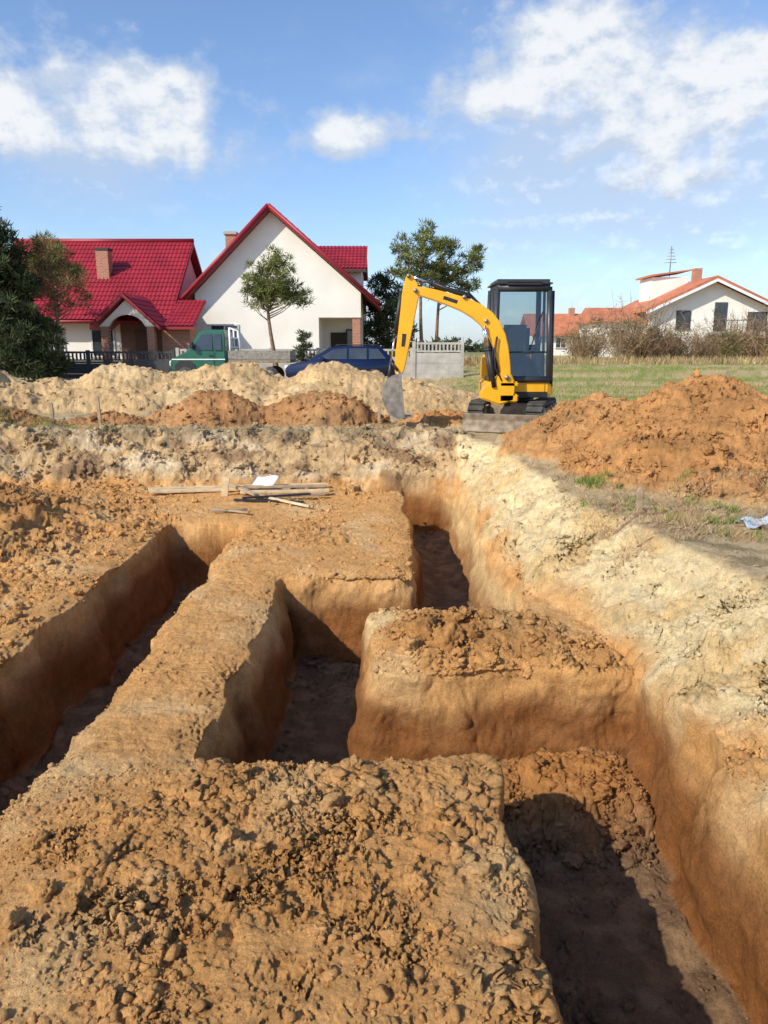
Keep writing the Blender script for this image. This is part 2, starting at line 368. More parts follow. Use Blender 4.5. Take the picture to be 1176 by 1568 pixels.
bx=np.array([b[0] for b in big]);by=np.array([b[1] for b in big]);brr=np.array([b[2] for b in big])
bz,bc,*_=terrain(bx,by); bz=bz-brr*.25
cx=np.concatenate([cx,bx]);cy=np.concatenate([cy,by]);cr=np.concatenate([cr,brr]);cz=np.concatenate([cz,bz]);cc=np.concatenate([cc,bc])
def build_clods(name,sel,temps):
    Vs=[];Fs=[];Cs=[];off=0
    idx=np.where(sel)[0]; tid=rng.integers(0,len(temps),len(idx))
    for t,(P,Fc) in enumerate(temps):
        ii=idx[tid==t]
        if len(ii)==0: continue
        R=rotm(len(ii)); sc=cr[ii][:,None]*rng.uniform(.65,1.3,(len(ii),3)); sc[:,2]*=.8
        Q=np.einsum('nij,vj->nvi',R,P)*sc[:,None,:]
        Q[...,0]+=cx[ii][:,None];Q[...,1]+=cy[ii][:,None];Q[...,2]+=(cz[ii]+cr[ii]*.12)[:,None]
        Vs.append(Q.reshape(-1,3)); nv=len(P)
        Fs.append((Fc[None]+(np.arange(len(ii))*nv)[:,None,None]+off).reshape(-1,3)); off+=nv*len(ii)
        c=cc[ii]*rng.uniform(.78,1.08,(len(ii),1))
        Cs.append(np.repeat(c,nv,axis=0))
    return np_mesh(name,np.concatenate(Vs),np.concatenate(Fs),M_clod,True,np.concatenate(Cs))
build_clods('dirt_clods',cr<.024,T1); build_clods('soil_lumps',cr>=.024,T2)

# ------------------------------------------------------------ mesh helpers
def empty(name,loc,rz=0):
    e=bpy.data.objects.new(name,None); e.location=loc; e.rotation_euler=(0,0,rz); scene.collection.objects.link(e); return e
def from_bm(name,bm,m,parent,smooth=False):
    me=bpy.data.meshes.new(name); bmesh.ops.recalc_face_normals(bm,faces=bm.faces); bm.to_mesh(me); bm.free()
    if m: me.materials.append(m)
    if smooth:
        for p in me.polygons: p.use_smooth=True
    ob=bpy.data.objects.new(name,me); scene.collection.objects.link(ob)
    if parent: ob.parent=parent
    return ob
def bev(bm,w,seg=2):
    if w>0: bmesh.ops.bevel(bm,geom=list(bm.edges),offset=w,segments=seg,affect='EDGES',clamp_overlap=True)
def box(name,x0,x1,y0,y1,z0,z1,m,parent,b=.0,M=None):
    bm=bmesh.new(); bmesh.ops.create_cube(bm,size=1)
    for v in bm.verts: v.co=Vector(((x0+x1)/2+v.co.x*(x1-x0),(y0+y1)/2+v.co.y*(y1-y0),(z0+z1)/2+v.co.z*(z1-z0)))
    bev(bm,b)
    if M: bmesh.ops.transform(bm,matrix=M,verts=bm.verts)
    return from_bm(name,bm,m,parent)
def prism(name,pts,a,b,m,parent,axis='y',bv=0,fn=None,smooth=False):
    bm=bmesh.new()
    mk=(lambda p,t:(p[0],t,p[1])) if axis=='y' else ((lambda p,t:(t,p[0],p[1])) if axis=='x' else (lambda p,t:(p[0],p[1],t)))
    A=[bm.verts.new(mk(p,a)) for p in pts]; B=[bm.verts.new(mk(p,b)) for p in pts]; n=len(pts)
    bm.faces.new(A); bm.faces.new(B[::-1])
    for i in range(n): bm.faces.new((A[i],B[i],B[(i+1)%n],A[(i+1)%n]))
    if fn:
        for v in bm.verts: v.co=fn(v.co)
    bmesh.ops.recalc_face_normals(bm,faces=bm.faces)
    bev(bm,bv)
    return from_bm(name,bm,m,parent,smooth)
def tube(name,pts,r,m,parent,n=10,cap=True):
    pts=[Vector(p) for p in pts]; rs=r if isinstance(r,(list,tuple)) else [r]*len(pts)
    bm=bmesh.new(); prev=None; rings=[]
    for i,p in enumerate(pts):
        d=(pts[min(i+1,len(pts)-1)]-pts[max(i-1,0)]).normalized()
        ref=Vector((0,1,0)) if abs(d.y)<.9 else Vector((1,0,0))
        if prev is not None and (prev-d*prev.dot(d)).length>1e-3: u=(prev-d*prev.dot(d)).normalized()
        else: u=(ref-d*ref.dot(d)).normalized()
        prev=u; w=d.cross(u)
        rings.append([bm.verts.new(p+(u*math.cos(2*math.pi*k/n)+w*math.sin(2*math.pi*k/n))*rs[i]) for k in range(n)])
    for a,b in zip(rings[:-1],rings[1:]):
        for k in range(n): bm.faces.new((a[k],a[(k+1)%n],b[(k+1)%n],b[k]))
    if cap: bm.faces.new(rings[0][::-1]); bm.faces.new(rings[-1])
    return from_bm(name,bm,m,parent,True)
def tiled(name,eL,eR,rL,rR,m,parent,row=.35,colw=.2):
    eL,eR,rL,rR=[np.array(p,float) for p in (eL,eR,rL,rR)]
    lenr=np.linalg.norm(rL-eL); nrow=max(2,int(lenr/row)); wid=np.linalg.norm(eR-eL); ncol=int(wid/colw*5)
    nrm=np.cross(eR-eL,rL-eL); nrm/=np.linalg.norm(nrm)
    if nrm[2]<0: nrm=-nrm
    us=np.linspace(0,1,ncol+1); Vv=[];
    vs=[]
    for k in range(nrow): vs+= [(k/nrow,.045),((k+1)/nrow-1e-4,.01)]
    for (v,h) in vs:
        A=eL*(1-v)+rL*v; B=eR*(1-v)+rR*v
        w=.018*np.sin(us*wid/colw*2*np.pi)
        Vv.append(A[None]*(1-us[:,None])+B[None]*us[:,None]+nrm[None]*(h+.02+w)[:,None])
    Vv=np.array(Vv); a,b=Vv.shape[:2]; ii=np.arange(a*b).reshape(a,b)
    Fq=np.stack([ii[:-1,:-1],ii[:-1,1:],ii[1:,1:],ii[1:,:-1]],-1).reshape(-1,4)
    return np_mesh(name,Vv,Fq,m,False,None,parent)
def window(parent,nm,x0,x1,y,z0,z1,mull=1,m=None):
    box(nm+'_glass',x0,x1,y-.02,y+.05,z0,z1,M_dglass,parent)
    t=.07
    box(nm+'_frame_top',x0-t,x1+t,y-.06,y+.03,z1,z1+t,m or M_wframe,parent); box(nm+'_sill',x0-t-.05,x1+t+.05,y-.14,y+.03,z0-t,z0,m or M_wframe,parent)
    box(nm+'_frame_l',x0-t,x0,y-.055,y+.03,z0,z1,m or M_wframe,parent); box(nm+'_frame_r',x1,x1+t,y-.055,y+.03,z0,z1,m or M_wframe,parent)
    for i in range(mull):
        xm=x0+(x1-x0)*(i+1)/(mull+1); box(nm+'_mullion_%d'%i,xm-.035,xm+.035,y-.045,y+.03,z0,z1,m or M_wframe,parent)

# ------------------------------------------------------------ white gabled house
h=empty('white_gable_house',(-5.4,38,0))
zl=lambda x:7.70-.985*abs(x+.1) if x<-.1 else 7.70-.863*abs(x+.1)
wall=[(-3.95,0),(-3.95,zl(-3.95)),(-.1,7.70),(4.25,zl(4.25)),(4.25,0)]
prism('walls_rear',wall,3.5,12,M_plaster,h)
prism('walls_front',[(-3.95,0),(-3.95,zl(-3.95)),(-.1,7.70),(4.25,zl(4.25)),(4.25,2.75),(2.15,2.75),(2.15,0)],0,3.497,M_plaster,h)
prism('roof_left',[(-.1,7.95),(-4.95,3.17),(-4.95,2.98),(-.1,7.72)],-.55,12.6,M_redtrim,h)
prism('roof_right',[(-.097,7.95),(5.1,3.47),(5.1,3.28),(-.097,7.72)],-.55,12.6,M_redtrim,h)
tiled('roof_tiles_left',(-4.95,12.6,3.17),(-4.95,-.55,3.17),(-.1,12.6,7.95),(-.1,-.55,7.95),M_red,h)
tiled('roof_tiles_right',(5.1,-.55,3.47),(5.1,12.6,3.47),(-.1,-.55,7.95),(-.1,12.6,7.95),M_red,h)
for s_,e_ in (((-.1,7.99),(-5.0,3.15)),((-.1,7.99),(5.15,3.46))):
    tube('verge',[(s_[0],-.57,s_[1]-.08),(e_[0],-.57,e_[1]-.08)],.11,M_red,h,6)
tube('gutter_left',[(-5.0,-.5,3.0),(-5.0,12.5,3.0)],.07,M_redtrim,h,8); tube('gutter_right',[(5.15,-.5,3.3),(5.15,12.5,3.3)],.07,M_redtrim,h,8)
tube('downpipe',[(-4.95,-.3,3.0),(-4.1,-.12,2.6),(-4.02,-.1,.1)],.05,M_redtrim,h,8)
box('plinth',-3.97,2.13,-.04,-.005,0,.5,M_conc,h)
box('porch_column',3.82,4.22,.05,.42,0,2.747,M_brick,h)
box('porch_back_wall_door',2.5,3.4,3.44,3.49,0,2.1,M_dark,h)
window(h,'front_window',-3.2,-1.9,-.0,1.2,2.35,1); 
window(h,'porch_window',3.4,4.0,3.45,1.0,2.2,0,M_dark)
box('dormer_walls',1.45,4.2,2.7,7.4,3.0,5.35,M_plaster,h)
prism('dormer_roof',[(2.3,5.3),(5,6.75),(7.8,5.3),(7.8,5.16),(5,6.6),(2.3,5.16)],1.3,4.45,M_redtrim,h,'x')
tiled('dormer_tiles',(1.25,2.3,5.3),(4.5,2.3,5.3),(1.25,5,6.75),(4.5,5,6.75),M_red,h)
box('dormer_gutter',1.25,4.5,2.2,2.31,5.12,5.24,M_dark,h)
box('chimney',-3.3,-2.75,4.8,5.35,4.2,7.35,M_brick,h); box('chimney_cap',-3.38,-2.67,4.72,5.43,7.35,7.5,M_conc,h)

# ------------------------------------------------------------ red roofed house
h=empty('red_roof_house',(-14.5,36.5,0))
prism('walls',[(0,0),(0,2.7),(4.5,6.35),(9,2.7),(9,0)],-4.3,4.15,M_plaster,h,'x')
prism('roof',[(-.6,2.52),(4.5,6.68),(9.6,2.52),(9.6,2.40),(4.5,6.5),(-.6,2.40)],-4.9,4.5,M_redtrim,h,'x')
tiled('roof_tiles',(-4.9,-.62,2.55),(4.5,-.62,2.55),(-4.9,4.5,6.70),(4.5,4.5,6.70),M_red,h)
tube('ridge',[(-4.9,4.5,6.76),(4.5,4.5,6.76)],.12,M_red,h,8)
tube('gutter',[(-4.9,-.7,2.48),(4.5,-.7,2.48)],.07,M_redtrim,h,8)
box('chimney',.25,.85,1.9,2.5,3.9,6.0,M_brick,h); box('chimney_cap',.2,.9,1.85,2.55,6.0,6.1,M_dark,h)
window(h,'window_left',-1.9,-.9,0,.9,2.1,1); window(h,'window_mid',.5,1.5,0,.9,2.1,1); window(h,'window_far_left',-3.6,-2.8,0,.9,2.1,1)
arch=[(1.75,2.2),(3.0,3.35),(4.25,2.2),(3.85,2.2)]+[(3.0+.85*math.cos(a),2.0+.72*math.sin(a)) for a in [math.pi*k/10 for k in range(1,10)]]+[(2.15,2.2)]
prism('porch_gable',arch,-2.4,-2.2,M_plaster,h)
prism('porch_roof_left',[(3.0,3.62),(1.45,2.2),(1.45,2.05),(3.0,3.45)],-2.75,.6,M_redtrim,h)
prism('porch_roof_right',[(3.003,3.62),(4.55,2.2),(4.55,2.05),(3.003,3.45)],-2.75,.6,M_redtrim,h)
tiled('porch_tiles_left',(1.45,.6,2.2),(1.45,-2.75,2.2),(3.0,.6,3.62),(3.0,-2.75,3.62),M_red,h)
tiled('porch_tiles_right',(4.55,-2.75,2.2),(4.55,.6,2.2),(3.0,-2.75,3.62),(3.0,.6,3.62),M_red,h)
for i,x in enumerate((1.8,3.87)): box('porch_column_%d'%i,x,x+.33,-2.38,-2.05,0,2.195,M_brick,h)
box('porch_shade_panel',1.9,4.1,-.10,-.03,0,2.7,mat('porch_shade_brown',(.16,.09,.06),.8),h)  # dark panel over the house wall, paints in the shade inside the porch
box('door',2.6,3.5,-.16,-.11,0,2.1,mat('brown_door',(.09,.04,.025),.6),h)
box('annex_wall',4.3,5.6,-1.6,-.2,0,2.3,M_brick,h)
prism('annex_roof',[(-2.1,2.2),(.6,3.5),(.6,3.38),(-2.1,2.08)],4.56,5.9,M_redtrim,h,'x')
tiled('annex_tiles',(4.56,-2.1,2.2),(5.9,-2.1,2.2),(4.56,.6,3.5),(5.9,.6,3.5),M_red,h)

# ------------------------------------------------------------ distant white house + orange roofed house
h=empty('white_villa',(25.6,60,.4))
prism('walls',[(-4.6,-.5),(-4.6,3.9),(0,6.0),(5.5,3.6),(5.5,-.5)],0,10,M_plaster,h)
prism('roof_left',[(0,6.35),(-5.3,3.85),(-5.3,3.65),(0,6.1)],-.8,10.5,M_orange_roof,h)
prism('roof_right',[(.003,6.35),(6.2,3.6),(6.2,3.4),(.003,6.1)],-.8,10.5,M_orange_roof,h)
prism('verge_board',[(0,6.12),(-5.3,3.67),(-5.3,3.45),(0,5.9),(6.2,3.2),(6.2,3.42)],-.83,-.80,M_white,h)
box('attic_box',-3.2,-.2,4.5,7.5,4.2,6.7,M_plaster,h); prism('attic_roof',[(-3.5,6.7),(-.0,7.2),(0,7.3),(-3.5,6.85)],4.2,7.8,M_orange_roof,h)
box('chimney',-.9,-.3,1.5,2.1,5,7.1,M_brick,h)
window(h,'upper_window',-2.6,-1.6,0,2.4,3.7,1,M_dark); box('balcony_door',.3,1.3,-.04,.02,2.2,4.4,M_dglass,h)
box('balcony',-.2,3.5,-1.2,-.01,1.9,2.1,M_conc,h); window(h,'lower_window',-3.4,-2.2,0,.4,1.6,1,M_dark); window(h,'right_window',3,4.4,0,2.4,3.6,1,M_dark)
for i in range(9): tube('balcony_rail_%d'%i,[(-.1+.44*i,-1.15,2.1),(-.1+.44*i,-1.15,3.0)],.025,M_dark,h,5)
tube('balcony_handrail',[(-.15,-1.15,3.0),(3.45,-1.15,3.0)],.035,M_dark,h,6)
box('annex',-8.4,-4.63,1,7,-.5,3.0,M_plaster,h); prism('annex_roof',[(.6,3.0),(4,4.2),(7.4,3.0),(7.4,2.9),(.6,2.9)],-8.8,-4.65,M_orange_roof,h,'x')
box('annex_window',-7.4,-6.4,.94,1.01,1.2,2.3,M_dglass,h)
tube('antenna_mast',[(-1.6,5,6.8),(-1.6,5,9.2)],.04,M_steel,h,6)
for i in range(5): tube('antenna_bar_%d'%i,[(-2.1+.08*i,5,7.9+.26*i),(-1.1-.08*i,5,7.9+.26*i)],.025,M_steel,h,5)
h=empty('orange_roof_house',(19.6,82,.4))
prism('walls',[(0,0),(0,2.6),(3.5,4.3),(7,2.6),(7,0)],-3.5,3.5,M_plaster,h,'x'); prism('roof',[(-.6,2.4),(3.5,4.7),(7.6,2.4),(7.6,2.2),(3.5,4.5),(-.6,2.2)],-4,4,M_orange_roof,h,'x')
box('chimney',1,1.6,3,3.6,4,5.3,M_brick,h); window(h,'window',-1,0,0,1,2,1); window(h,'window_b',1.5,2.5,0,1,2,1)

# ------------------------------------------------------------ fences
def fence(name,x0,x1,y,ht,m,z=0,pitch=2.0):
    f=empty(name,(x0,y,z)); n=max(1,round((x1-x0)/pitch)); p=(x1-x0)/n
    def add(bm,a0,a1,b0,b1,c0,c1):
        r=bmesh.ops.create_cube(bm,size=1)['verts']
        for v in r: v.co=Vector(((a0+a1)/2+v.co.x*(a1-a0),(b0+b1)/2+v.co.y*(b1-b0),(c0+c1)/2+v.co.z*(c1-c0)))
    bm=bmesh.new()
    for i in range(n+1): add(bm,i*p-.07,i*p+.07,-.07,.07,-.3,ht+.05)
    from_bm('posts',bm,m,f)
    bm=bmesh.new()
    for i in range(n):
        a=i*p+.072; b=(i+1)*p-.072
        zz=-.3
        while zz<ht-.5: add(bm,a,b,-.03,.03,zz+.006,min(zz+.45,ht-.42)); zz+=.45
        add(bm,a,b,-.032,.032,ht-.41,ht-.34); add(bm,a,b,-.032,.032,ht-.09,ht)
        q=int((b-a)/.16)
        for j in range(q): 
            c=a+(j+.5)*(b-a)/q; add(bm,c-.035,c+.035,-.028,.028,ht-.338,ht-.092)
    from_bm('panels',bm,m,f)
    return f
fence('dark_concrete_fence',-18.5,-9.2,33,1.12,M_dconc); fence('concrete_fence',-9.0,1.2,33,1.22,M_conc); fence('concrete_fence',1.3,3.4,32.9,1.50,M_conc,0,2.1)

# ------------------------------------------------------------ vehicles
def tumble(zb,k):
    def fn(c):
        if c.z>zb: return Vector((c.x,c.y*(1-k*(c.z-zb)),c.z))
        return c
    return fn
def wheel(par,nm,x,y,r):
    s=1 if y>0 else -1
    tube(nm+'_tyre',[(x,y-s*.2,r),(x,y-s*.02,r),(x,y,r)],[r,r,r*.93],M_rub,par,24); tube(nm+'_rim',[(x,y-s*.02,r),(x,y+s*.012,r)],r*.62,M_steel,par,16)
c=empty('blue_car',(-1.65,29.3,-.14))
fn=tumble(.9,.28)
prism('body',[(-2.05,.3),(-2.1,.6),(-1.95,.78),(-1.15,.95),(-.35,1.42),(.2,1.47),(1.5,1.45),(1.95,1.02),(2.08,.85),(2.08,.35)],-.85,.85,M_blue,c,'y',.04,fn,True)
prism('side_glass_front',[(-.85,.98),(-.30,1.33),(.25,1.38),(.25,.98)],-.863,.863,M_dglass,c,'y',0,fn)
prism('side_glass_rear',[(.33,.98),(.33,1.38),(1.0,1.38),(1.0,.98)],-.863,.863,M_dglass,c,'y',0,fn)
prism('side_glass_quarter',[(1.08,.98),(1.08,1.375),(1.42,1.36),(1.72,1.0)],-.863,.863,M_dglass,c,'y',0,fn)
prism('windscreen',[(-1.13,.985),(-.40,1.41),(-.38,1.38),(-1.08,.96)],-.68,.68,M_dglass,c,'y',0,lambda v:Vector((v.x-.02,v.y,v.z+.012)))
for i,(x,y) in enumerate(((-1.3,-.86),(1.3,-.86),(-1.3,.86),(1.3,.86))): wheel(c,'wheel_%d'%i,x,y,.31)
tube('roof_rail_l',[(-.2,-.62,1.47),(-.1,-.62,1.51),(1.4,-.62,1.50),(1.5,-.62,1.46)],.018,M_blk,c,6); tube('roof_rail_r',[(-.2,.62,1.47),(-.1,.62,1.51),(1.4,.62,1.50),(1.5,.62,1.46)],.018,M_blk,c,6)
box('headlight',-2.12,-1.95,-.8,-.55,.62,.76,M_white,c,.02); box('mirror',-.75,-.6,-1.0,-.86,.95,1.08,M_blue,c,.03)
c=empty('green_pickup_truck',(-6.85,29.5,-.12))
fn=tumble(1.2,.16)
prism('cab',[(-1.25,.45),(-1.28,.85),(-1.1,1.02),(-.62,1.25),(-.12,1.98),(.1,2.05),(.75,2.05),(.82,1.9),(.82,.45)],-.85,.85,M_green,c,'y',.03,fn,False)
prism('side_glass',[(-.48,1.30),(-.05,1.86),(.35,1.90),(.35,1.30)],-.866,.866,M_dglass,c,'y',0,fn)
prism('side_glass_rear',[(.43,1.30),(.43,1.90),(.70,1.88),(.70,1.30)],-.866,.866,M_dglass,c,'y',0,fn)
prism('windscreen',[(-.66,1.28),(-.17,1.95),(-.13,1.93),(-.6,1.25)],-.70,.70,M_dglass,c,'y',0,lambda v:Vector((v.x-.02,v.y,v.z+.015)))
prism('wheel_arch',[(-1.1,.5),(-1.08,.75),(-.9,.9),(-.5,.9),(-.32,.75),(-.3,.5)],-.875,-.855,M_blk,c)
box('door_seam',.385,.40,-.858,-.845,.5,1.25,M_blk,c); box('door_handle',.2,.33,-.875,-.85,1.08,1.12,M_blk,c)
box('side_trim',-1.2,.82,-.868,-.85,.93,.97,M_white,c)
box('bumper',-1.36,-1.2,-.86,.86,.42,.62,M_blk,c,.03); box('headlight',-1.32,-1.2,-.78,-.5,.7,.9,M_white,c,.02)
box('cargo_bed_floor',.95,3.3,-.9,.9,.82,.94,M_dusty,c,.01)
for i,y in enumerate((-.9,.86)): box('bed_side_%d'%i,.95,3.3,y,y+.04,.945,1.27,M_steel,c,.008)
box('bed_tail',3.26,3.3,-.855,.855,.945,1.27,M_steel,c,.008)
for i,y in enumerate((-.82,0,.82)): tube('rack_post_%d'%i,[(1.02,y,.94),(1.02,y,2.12)],.035,M_white,c,8)
for i,z in enumerate((1.4,1.75,2.1)): tube('rack_bar_%d'%i,[(1.02,-.84,z),(1.02,.84,z)],.03,M_white,c,8)
tube('rack_side',[(1.02,-.84,2.1),(1.35,-.84,2.0),(1.42,-.84,1.22)],.03,M_white,c,8)
for i,(x,y) in enumerate(((-.7,-.88),(2.5,-.86),(-.7,.88),(2.5,.86))): wheel(c,'wheel_%d'%i,x,y,.34)
box('mirror',-.45,-.33,-1.08,-.9,1.35,1.6,M_blk,c,.02)

# ------------------------------------------------------------ excavator
ex=empty('mini_excavator',(2.05,11.75,.0))
A=math.radians(-21)
RU=Matrix.Rotation(A,4,'Z')
def track(nm,xc):
    L=.55;r=.20;pts=[]
    for k in range(11): a=math.radians(90+180*k/10); pts.append((-L+r*math.cos(a),r+r*math.sin(a)))
    for k in range(11): a=math.radians(-90+180*k/10); pts.append((L+r*math.cos(a),r+r*math.sin(a)))
    bm=bmesh.new(); n=len(pts)
    ins=[(p[0]*.93,(p[1]-r)*.84+r) for p in pts]
    ring=[]
    for xs in (xc-.12,xc+.12):
        ring.append([bm.verts.new((xs,p[0],p[1]+.01)) for p in pts]); ring.append([bm.verts.new((xs,p[0],p[1]+.01)) for p in ins])
    o0,i0,o1,i1=ring
    for k in range(n):
        j=(k+1)%n
        bm.faces.new((o0[k],o0[j],o1[j],o1[k])); bm.faces.new((i0[k],i1[k],i1[j],i0[j]))
        bm.faces.new((o0[k],i0[k],i0[j],o0[j])); bm.faces.new((o1[k],o1[j],i1[j],i1[k]))
    P=[Vector((0,p[0],p[1])) for p in pts]+[Vector((0,pts[0][0],pts[0][1]))]
    seg=[(P[i+1]-P[i]).length for i in range(n)]; tot=sum(seg); N_=34
    for q in range(N_):
        s=q*tot/N_; i=0
        while s>seg[i]: s-=seg[i]; i+=1
        p=P[i].lerp(P[i+1],s/seg[i]); d=(P[i+1]-P[i]).normalized(); nrm=Vector((0,d.z,-d.y))
        if nrm.dot(p-Vector((0,0,r)))<0: nrm=-nrm
        r_=bmesh.ops.create_cube(bm,size=1)['verts']
        for v in r_:
            c0=v.co.copy(); v.co=Vector((xc+c0.x*.23,0,.01))+p+d*c0.y*.045+nrm*(c0.z*.05+.008)
    bmesh.ops.transform(bm,matrix=RU,verts=bm.verts)
    from_bm(nm,bm,M_rub,ex)
    for i,yy in enumerate((-.55,-.22,.1,.35,.55)):
        rr=.15 if abs(yy)>.5 else .07; zc=.21 if abs(yy)>.5 else .12
        tube(nm+'_roller_%d'%i,[RU@Vector((xc-.125,yy,zc)),RU@Vector((xc+.125,yy,zc))],rr,M_dusty,ex,16)
    box(nm+'_frame',xc-.07,xc+.07,-.45,.45,.13,.30,M_dusty,ex,.02,RU)
track('track_left',-.44); track('track_right',.44)
box('undercarriage',-.32,.32,-.40,.40,.17,.40,M_dusty,ex,.03,RU)
tube('slew_ring',[(0,0,.38),(0,0,.49)],.30,M_blk,ex,28)
prism('dozer_blade',[(-1.02,-.0),(-1.06,.02),(-1.00,.10),(-.985,.18),(-1.02,.27),(-.99,.28),(-.95,.18),(-.96,.09)],-.56,.56,M_dusty,ex,'x',.004,lambda c:RU@c)
for i,x in enumerate((-.22,.22)): box('blade_arm_%d'%i,x-.04,x+.04,-.97,-.35,.10,.18,M_dusty,ex,.01,RU)
prism('engine_deck',[(-.50,-.28),(-.50,.55),(-.36,.80),(.36,.80),(.50,.55),(.50,-.45),(.38,-.52),(-.12,-.52),(-.2,-.30)],.50,.72,M_yel,ex,'z',.03)
prism('rear_hood',[(-.48,.22),(-.48,.55),(-.34,.78),(.34,.78),(.48,.55),(.48,.22)],.72,1.12,M_yel,ex,'z',.04)
box('deck_skirt',-.15,.40,-.535,-.50,.49,.58,M_blk,ex,.01)
box('front_step_black',-.14,.44,-.53,.2,.722,.79,M_blk,ex,.02)
def post(nm,p,q,w=.042): tube(nm,[p,q],w,M_grey,ex,8)
cx0,cx1=-.42,.44; y0,y1=-.50,.40; zb,zt=.76,2.10
post('pillar_fl',(cx0+.02,y0,zb),(cx0+.05,y0+.14,zt)); post('pillar_fr',(cx1-.02,y0,zb),(cx1-.04,y0+.14,zt))
tube('pillar_fr_outer',[(cx1+.03,y0+.05,zb-.1),(cx1+.03,y0+.2,zt-.05)],.022,M_blk,ex,8)
post('pillar_rl',(cx0+.02,y1,zb),(cx0+.05,y1-.03,zt)); post('pillar_rr',(cx1-.02,y1,zb),(cx1-.05,y1-.03,zt)); post('pillar_ml',(cx0+.01,-.02,zb),(cx0+.04,0,zt),.022); post('pillar_mr',(cx1-.01,-.02,zb),(cx1-.04,0,zt),.022)
post('sill_front',(cx0+.02,y0,zb),(cx1-.02,y0,zb),.05); post('mid_rail_front',(cx0+.03,y0+.045,1.16),(cx1-.02,y0+.045,1.16),.012); post('header_front',(cx0+.05,y0+.14,zt-.01),(cx1-.04,y0+.14,zt-.01),.06)
post('sill_l',(cx0+.02,y0,zb),(cx0+.02,y1,zb),.04); post('sill_r',(cx1-.02,y0,zb),(cx1-.02,y1,zb),.04); post('sill_rear',(cx0+.02,y1,1.24),(cx1-.02,y1,1.24),.035)
box('rear_panel',cx0+.03,cx1-.03,y1-.02,y1+.015,zb,1.23,M_grey,ex,.005)
box('roof',cx0-.0,cx1-.0,y0+.06,y1+.04,zt+.0,zt+.11,M_grey,ex,.045)
box('roof_lamp_bar',-.25,.28,y0+.05,y0+.075,zt+.02,zt+.065,M_blk,ex,.01)
def pane(nm,pts): 
    bm=bmesh.new(); bm.faces.new([bm.verts.new(p) for p in pts]); from_bm(nm,bm,M_glass,ex)
pane('windscreen',[(cx0+.06,y0+.005,zb+.03),(cx1-.06,y0+.005,zb+.03),(cx1-.08,y0+.137,zt-.04),(cx0+.09,y0+.137,zt-.04)])
pane('rear_window',[(cx0+.06,y1,1.27),(cx1-.06,y1,1.27),(cx1-.09,y1-.03,zt-.02),(cx0+.09,y1-.03,zt-.02)])
for s,xx in (('l',cx0+.03),('r',cx1-.03)): pane('side_glass_'+s,[(xx,y0+.05,zb+.04),(xx,y1-.04,zb+.04),(xx,y1-.06,zt-.03),(xx,y0+.17,zt-.03)])
tube('wiper',[(.12,y0+.0,1.2),(.30,y0+.06,1.75)],.008,M_blk,ex,5)
box('seat_base',-.2,.26,-.08,.3,.95,1.1,M_blk,ex,.04); box('seat_back',-.21,.25,.2,.32,1.1,1.58,M_blk,ex,.05)
box('seat_box',-.22,.28,-.05,.35,.78,.95,M_grey,ex,.02)
box('console_l',-.36,-.24,-.25,.2,.80,1.18,M_grey,ex,.03); box('console_r',.27,.38,-.25,.2,.80,1.18,M_grey,ex,.03)
for i,x in enumerate((-.3,.32)): tube('joystick_%d'%i,[(x,-.2,1.18),(x,-.22,1.32),(x,-.22,1.38)],[.012,.014,.025],M_blk,ex,8)
for i,x in enumerate((-.05,.07)): tube('travel_lever_%d'%i,[(x,-.36,.8),(x,-.33,1.22),(x,-.30,1.30)],.012,M_blk,ex,6)
box('kingpost_bracket',-.36,-.08,-.80,-.52,.44,.56,M_yel,ex,.02); box('kingpost_bracket_top',-.36,-.08,-.80,-.52,.66,.74,M_yel,ex,.02)
tube('kingpost_pin',[(-.22,-.70,.38),(-.22,-.70,.80)],.05,M_blk,ex,12)
prism('swing_casting',[(-.14,.46),(-.12,.70),(-.20,.86),(-.32,.90),(-.42,.78),(-.62,.62),(-.64,.50),(-.5,.45),(-.36,.40)],-.80,-.60,M_yel,ex,'y',.02)
tube('swing_pin',[(-.26,-.83,.80),(-.26,-.57,.80)],.035,M_steel,ex,12)
yb=-.70
def mid(pts,wd):
    out_u=[];out_d=[]
    for i,(x,z) in enumerate(pts):
        a=Vector(pts[max(i-1,0)]);b=Vector(pts[min(i+1,len(pts)-1)]); d=(b-a).normalized(); n=Vector((-d.y,d.x))
        out_u.append((x+n.x*wd[i]/2,z+n.y*wd[i]/2)); out_d.append((x-n.x*wd[i]/2,z-n.y*wd[i]/2))
    return out_u+out_d[::-1]
bp=[(-.25,.78),(-.29,1.0),(-.335,1.2),(-.39,1.36),(-.47,1.51),(-.58,1.64),(-.72,1.74),(-.90,1.83),(-1.12,1.90),(-1.34,1.965),(-1.52,2.01),(-1.62,2.03)]
bw=[.13,.17,.20,.225,.24,.24,.225,.20,.17,.15,.13,.10]
prism('boom',mid(bp,bw),yb-.065,yb+.065,M_yel,ex,'y',.012)
prism('boom_decal',mid([(-1.0,1.862),(-1.12,1.90),(-1.2,1.925)],[.05,.05,.05]),yb-.068,yb-.05,M_blk,ex,'y',0)
dp=[(-1.70,2.24),(-1.665,2.10),(-1.67,1.96),(-1.70,1.75),(-1.745,1.45),(-1.79,1.15),(-1.825,.92),(-1.84,.84)]
dw=[.07,.20,.25,.225,.20,.18,.15,.10]
prism('dipper_arm',mid(dp,dw),yb-.055,yb+.055,M_yel,ex,'y',.012)
prism('dipper_decal',mid([(-1.755,1.42),(-1.765,1.32),(-1.775,1.24)],[.06,.055,.05]),yb-.058,yb-.04,M_blk,ex,'y',0)
for i,(x,z) in enumerate(((-1.60,2.02),(-1.70,2.22),(-1.84,.85),(-.58,1.60),(-.9,1.93))): tube('pivot_pin_%d'%i,[(x,yb-.09,z),(x,yb+.09,z)],.03,M_steel,ex,12)
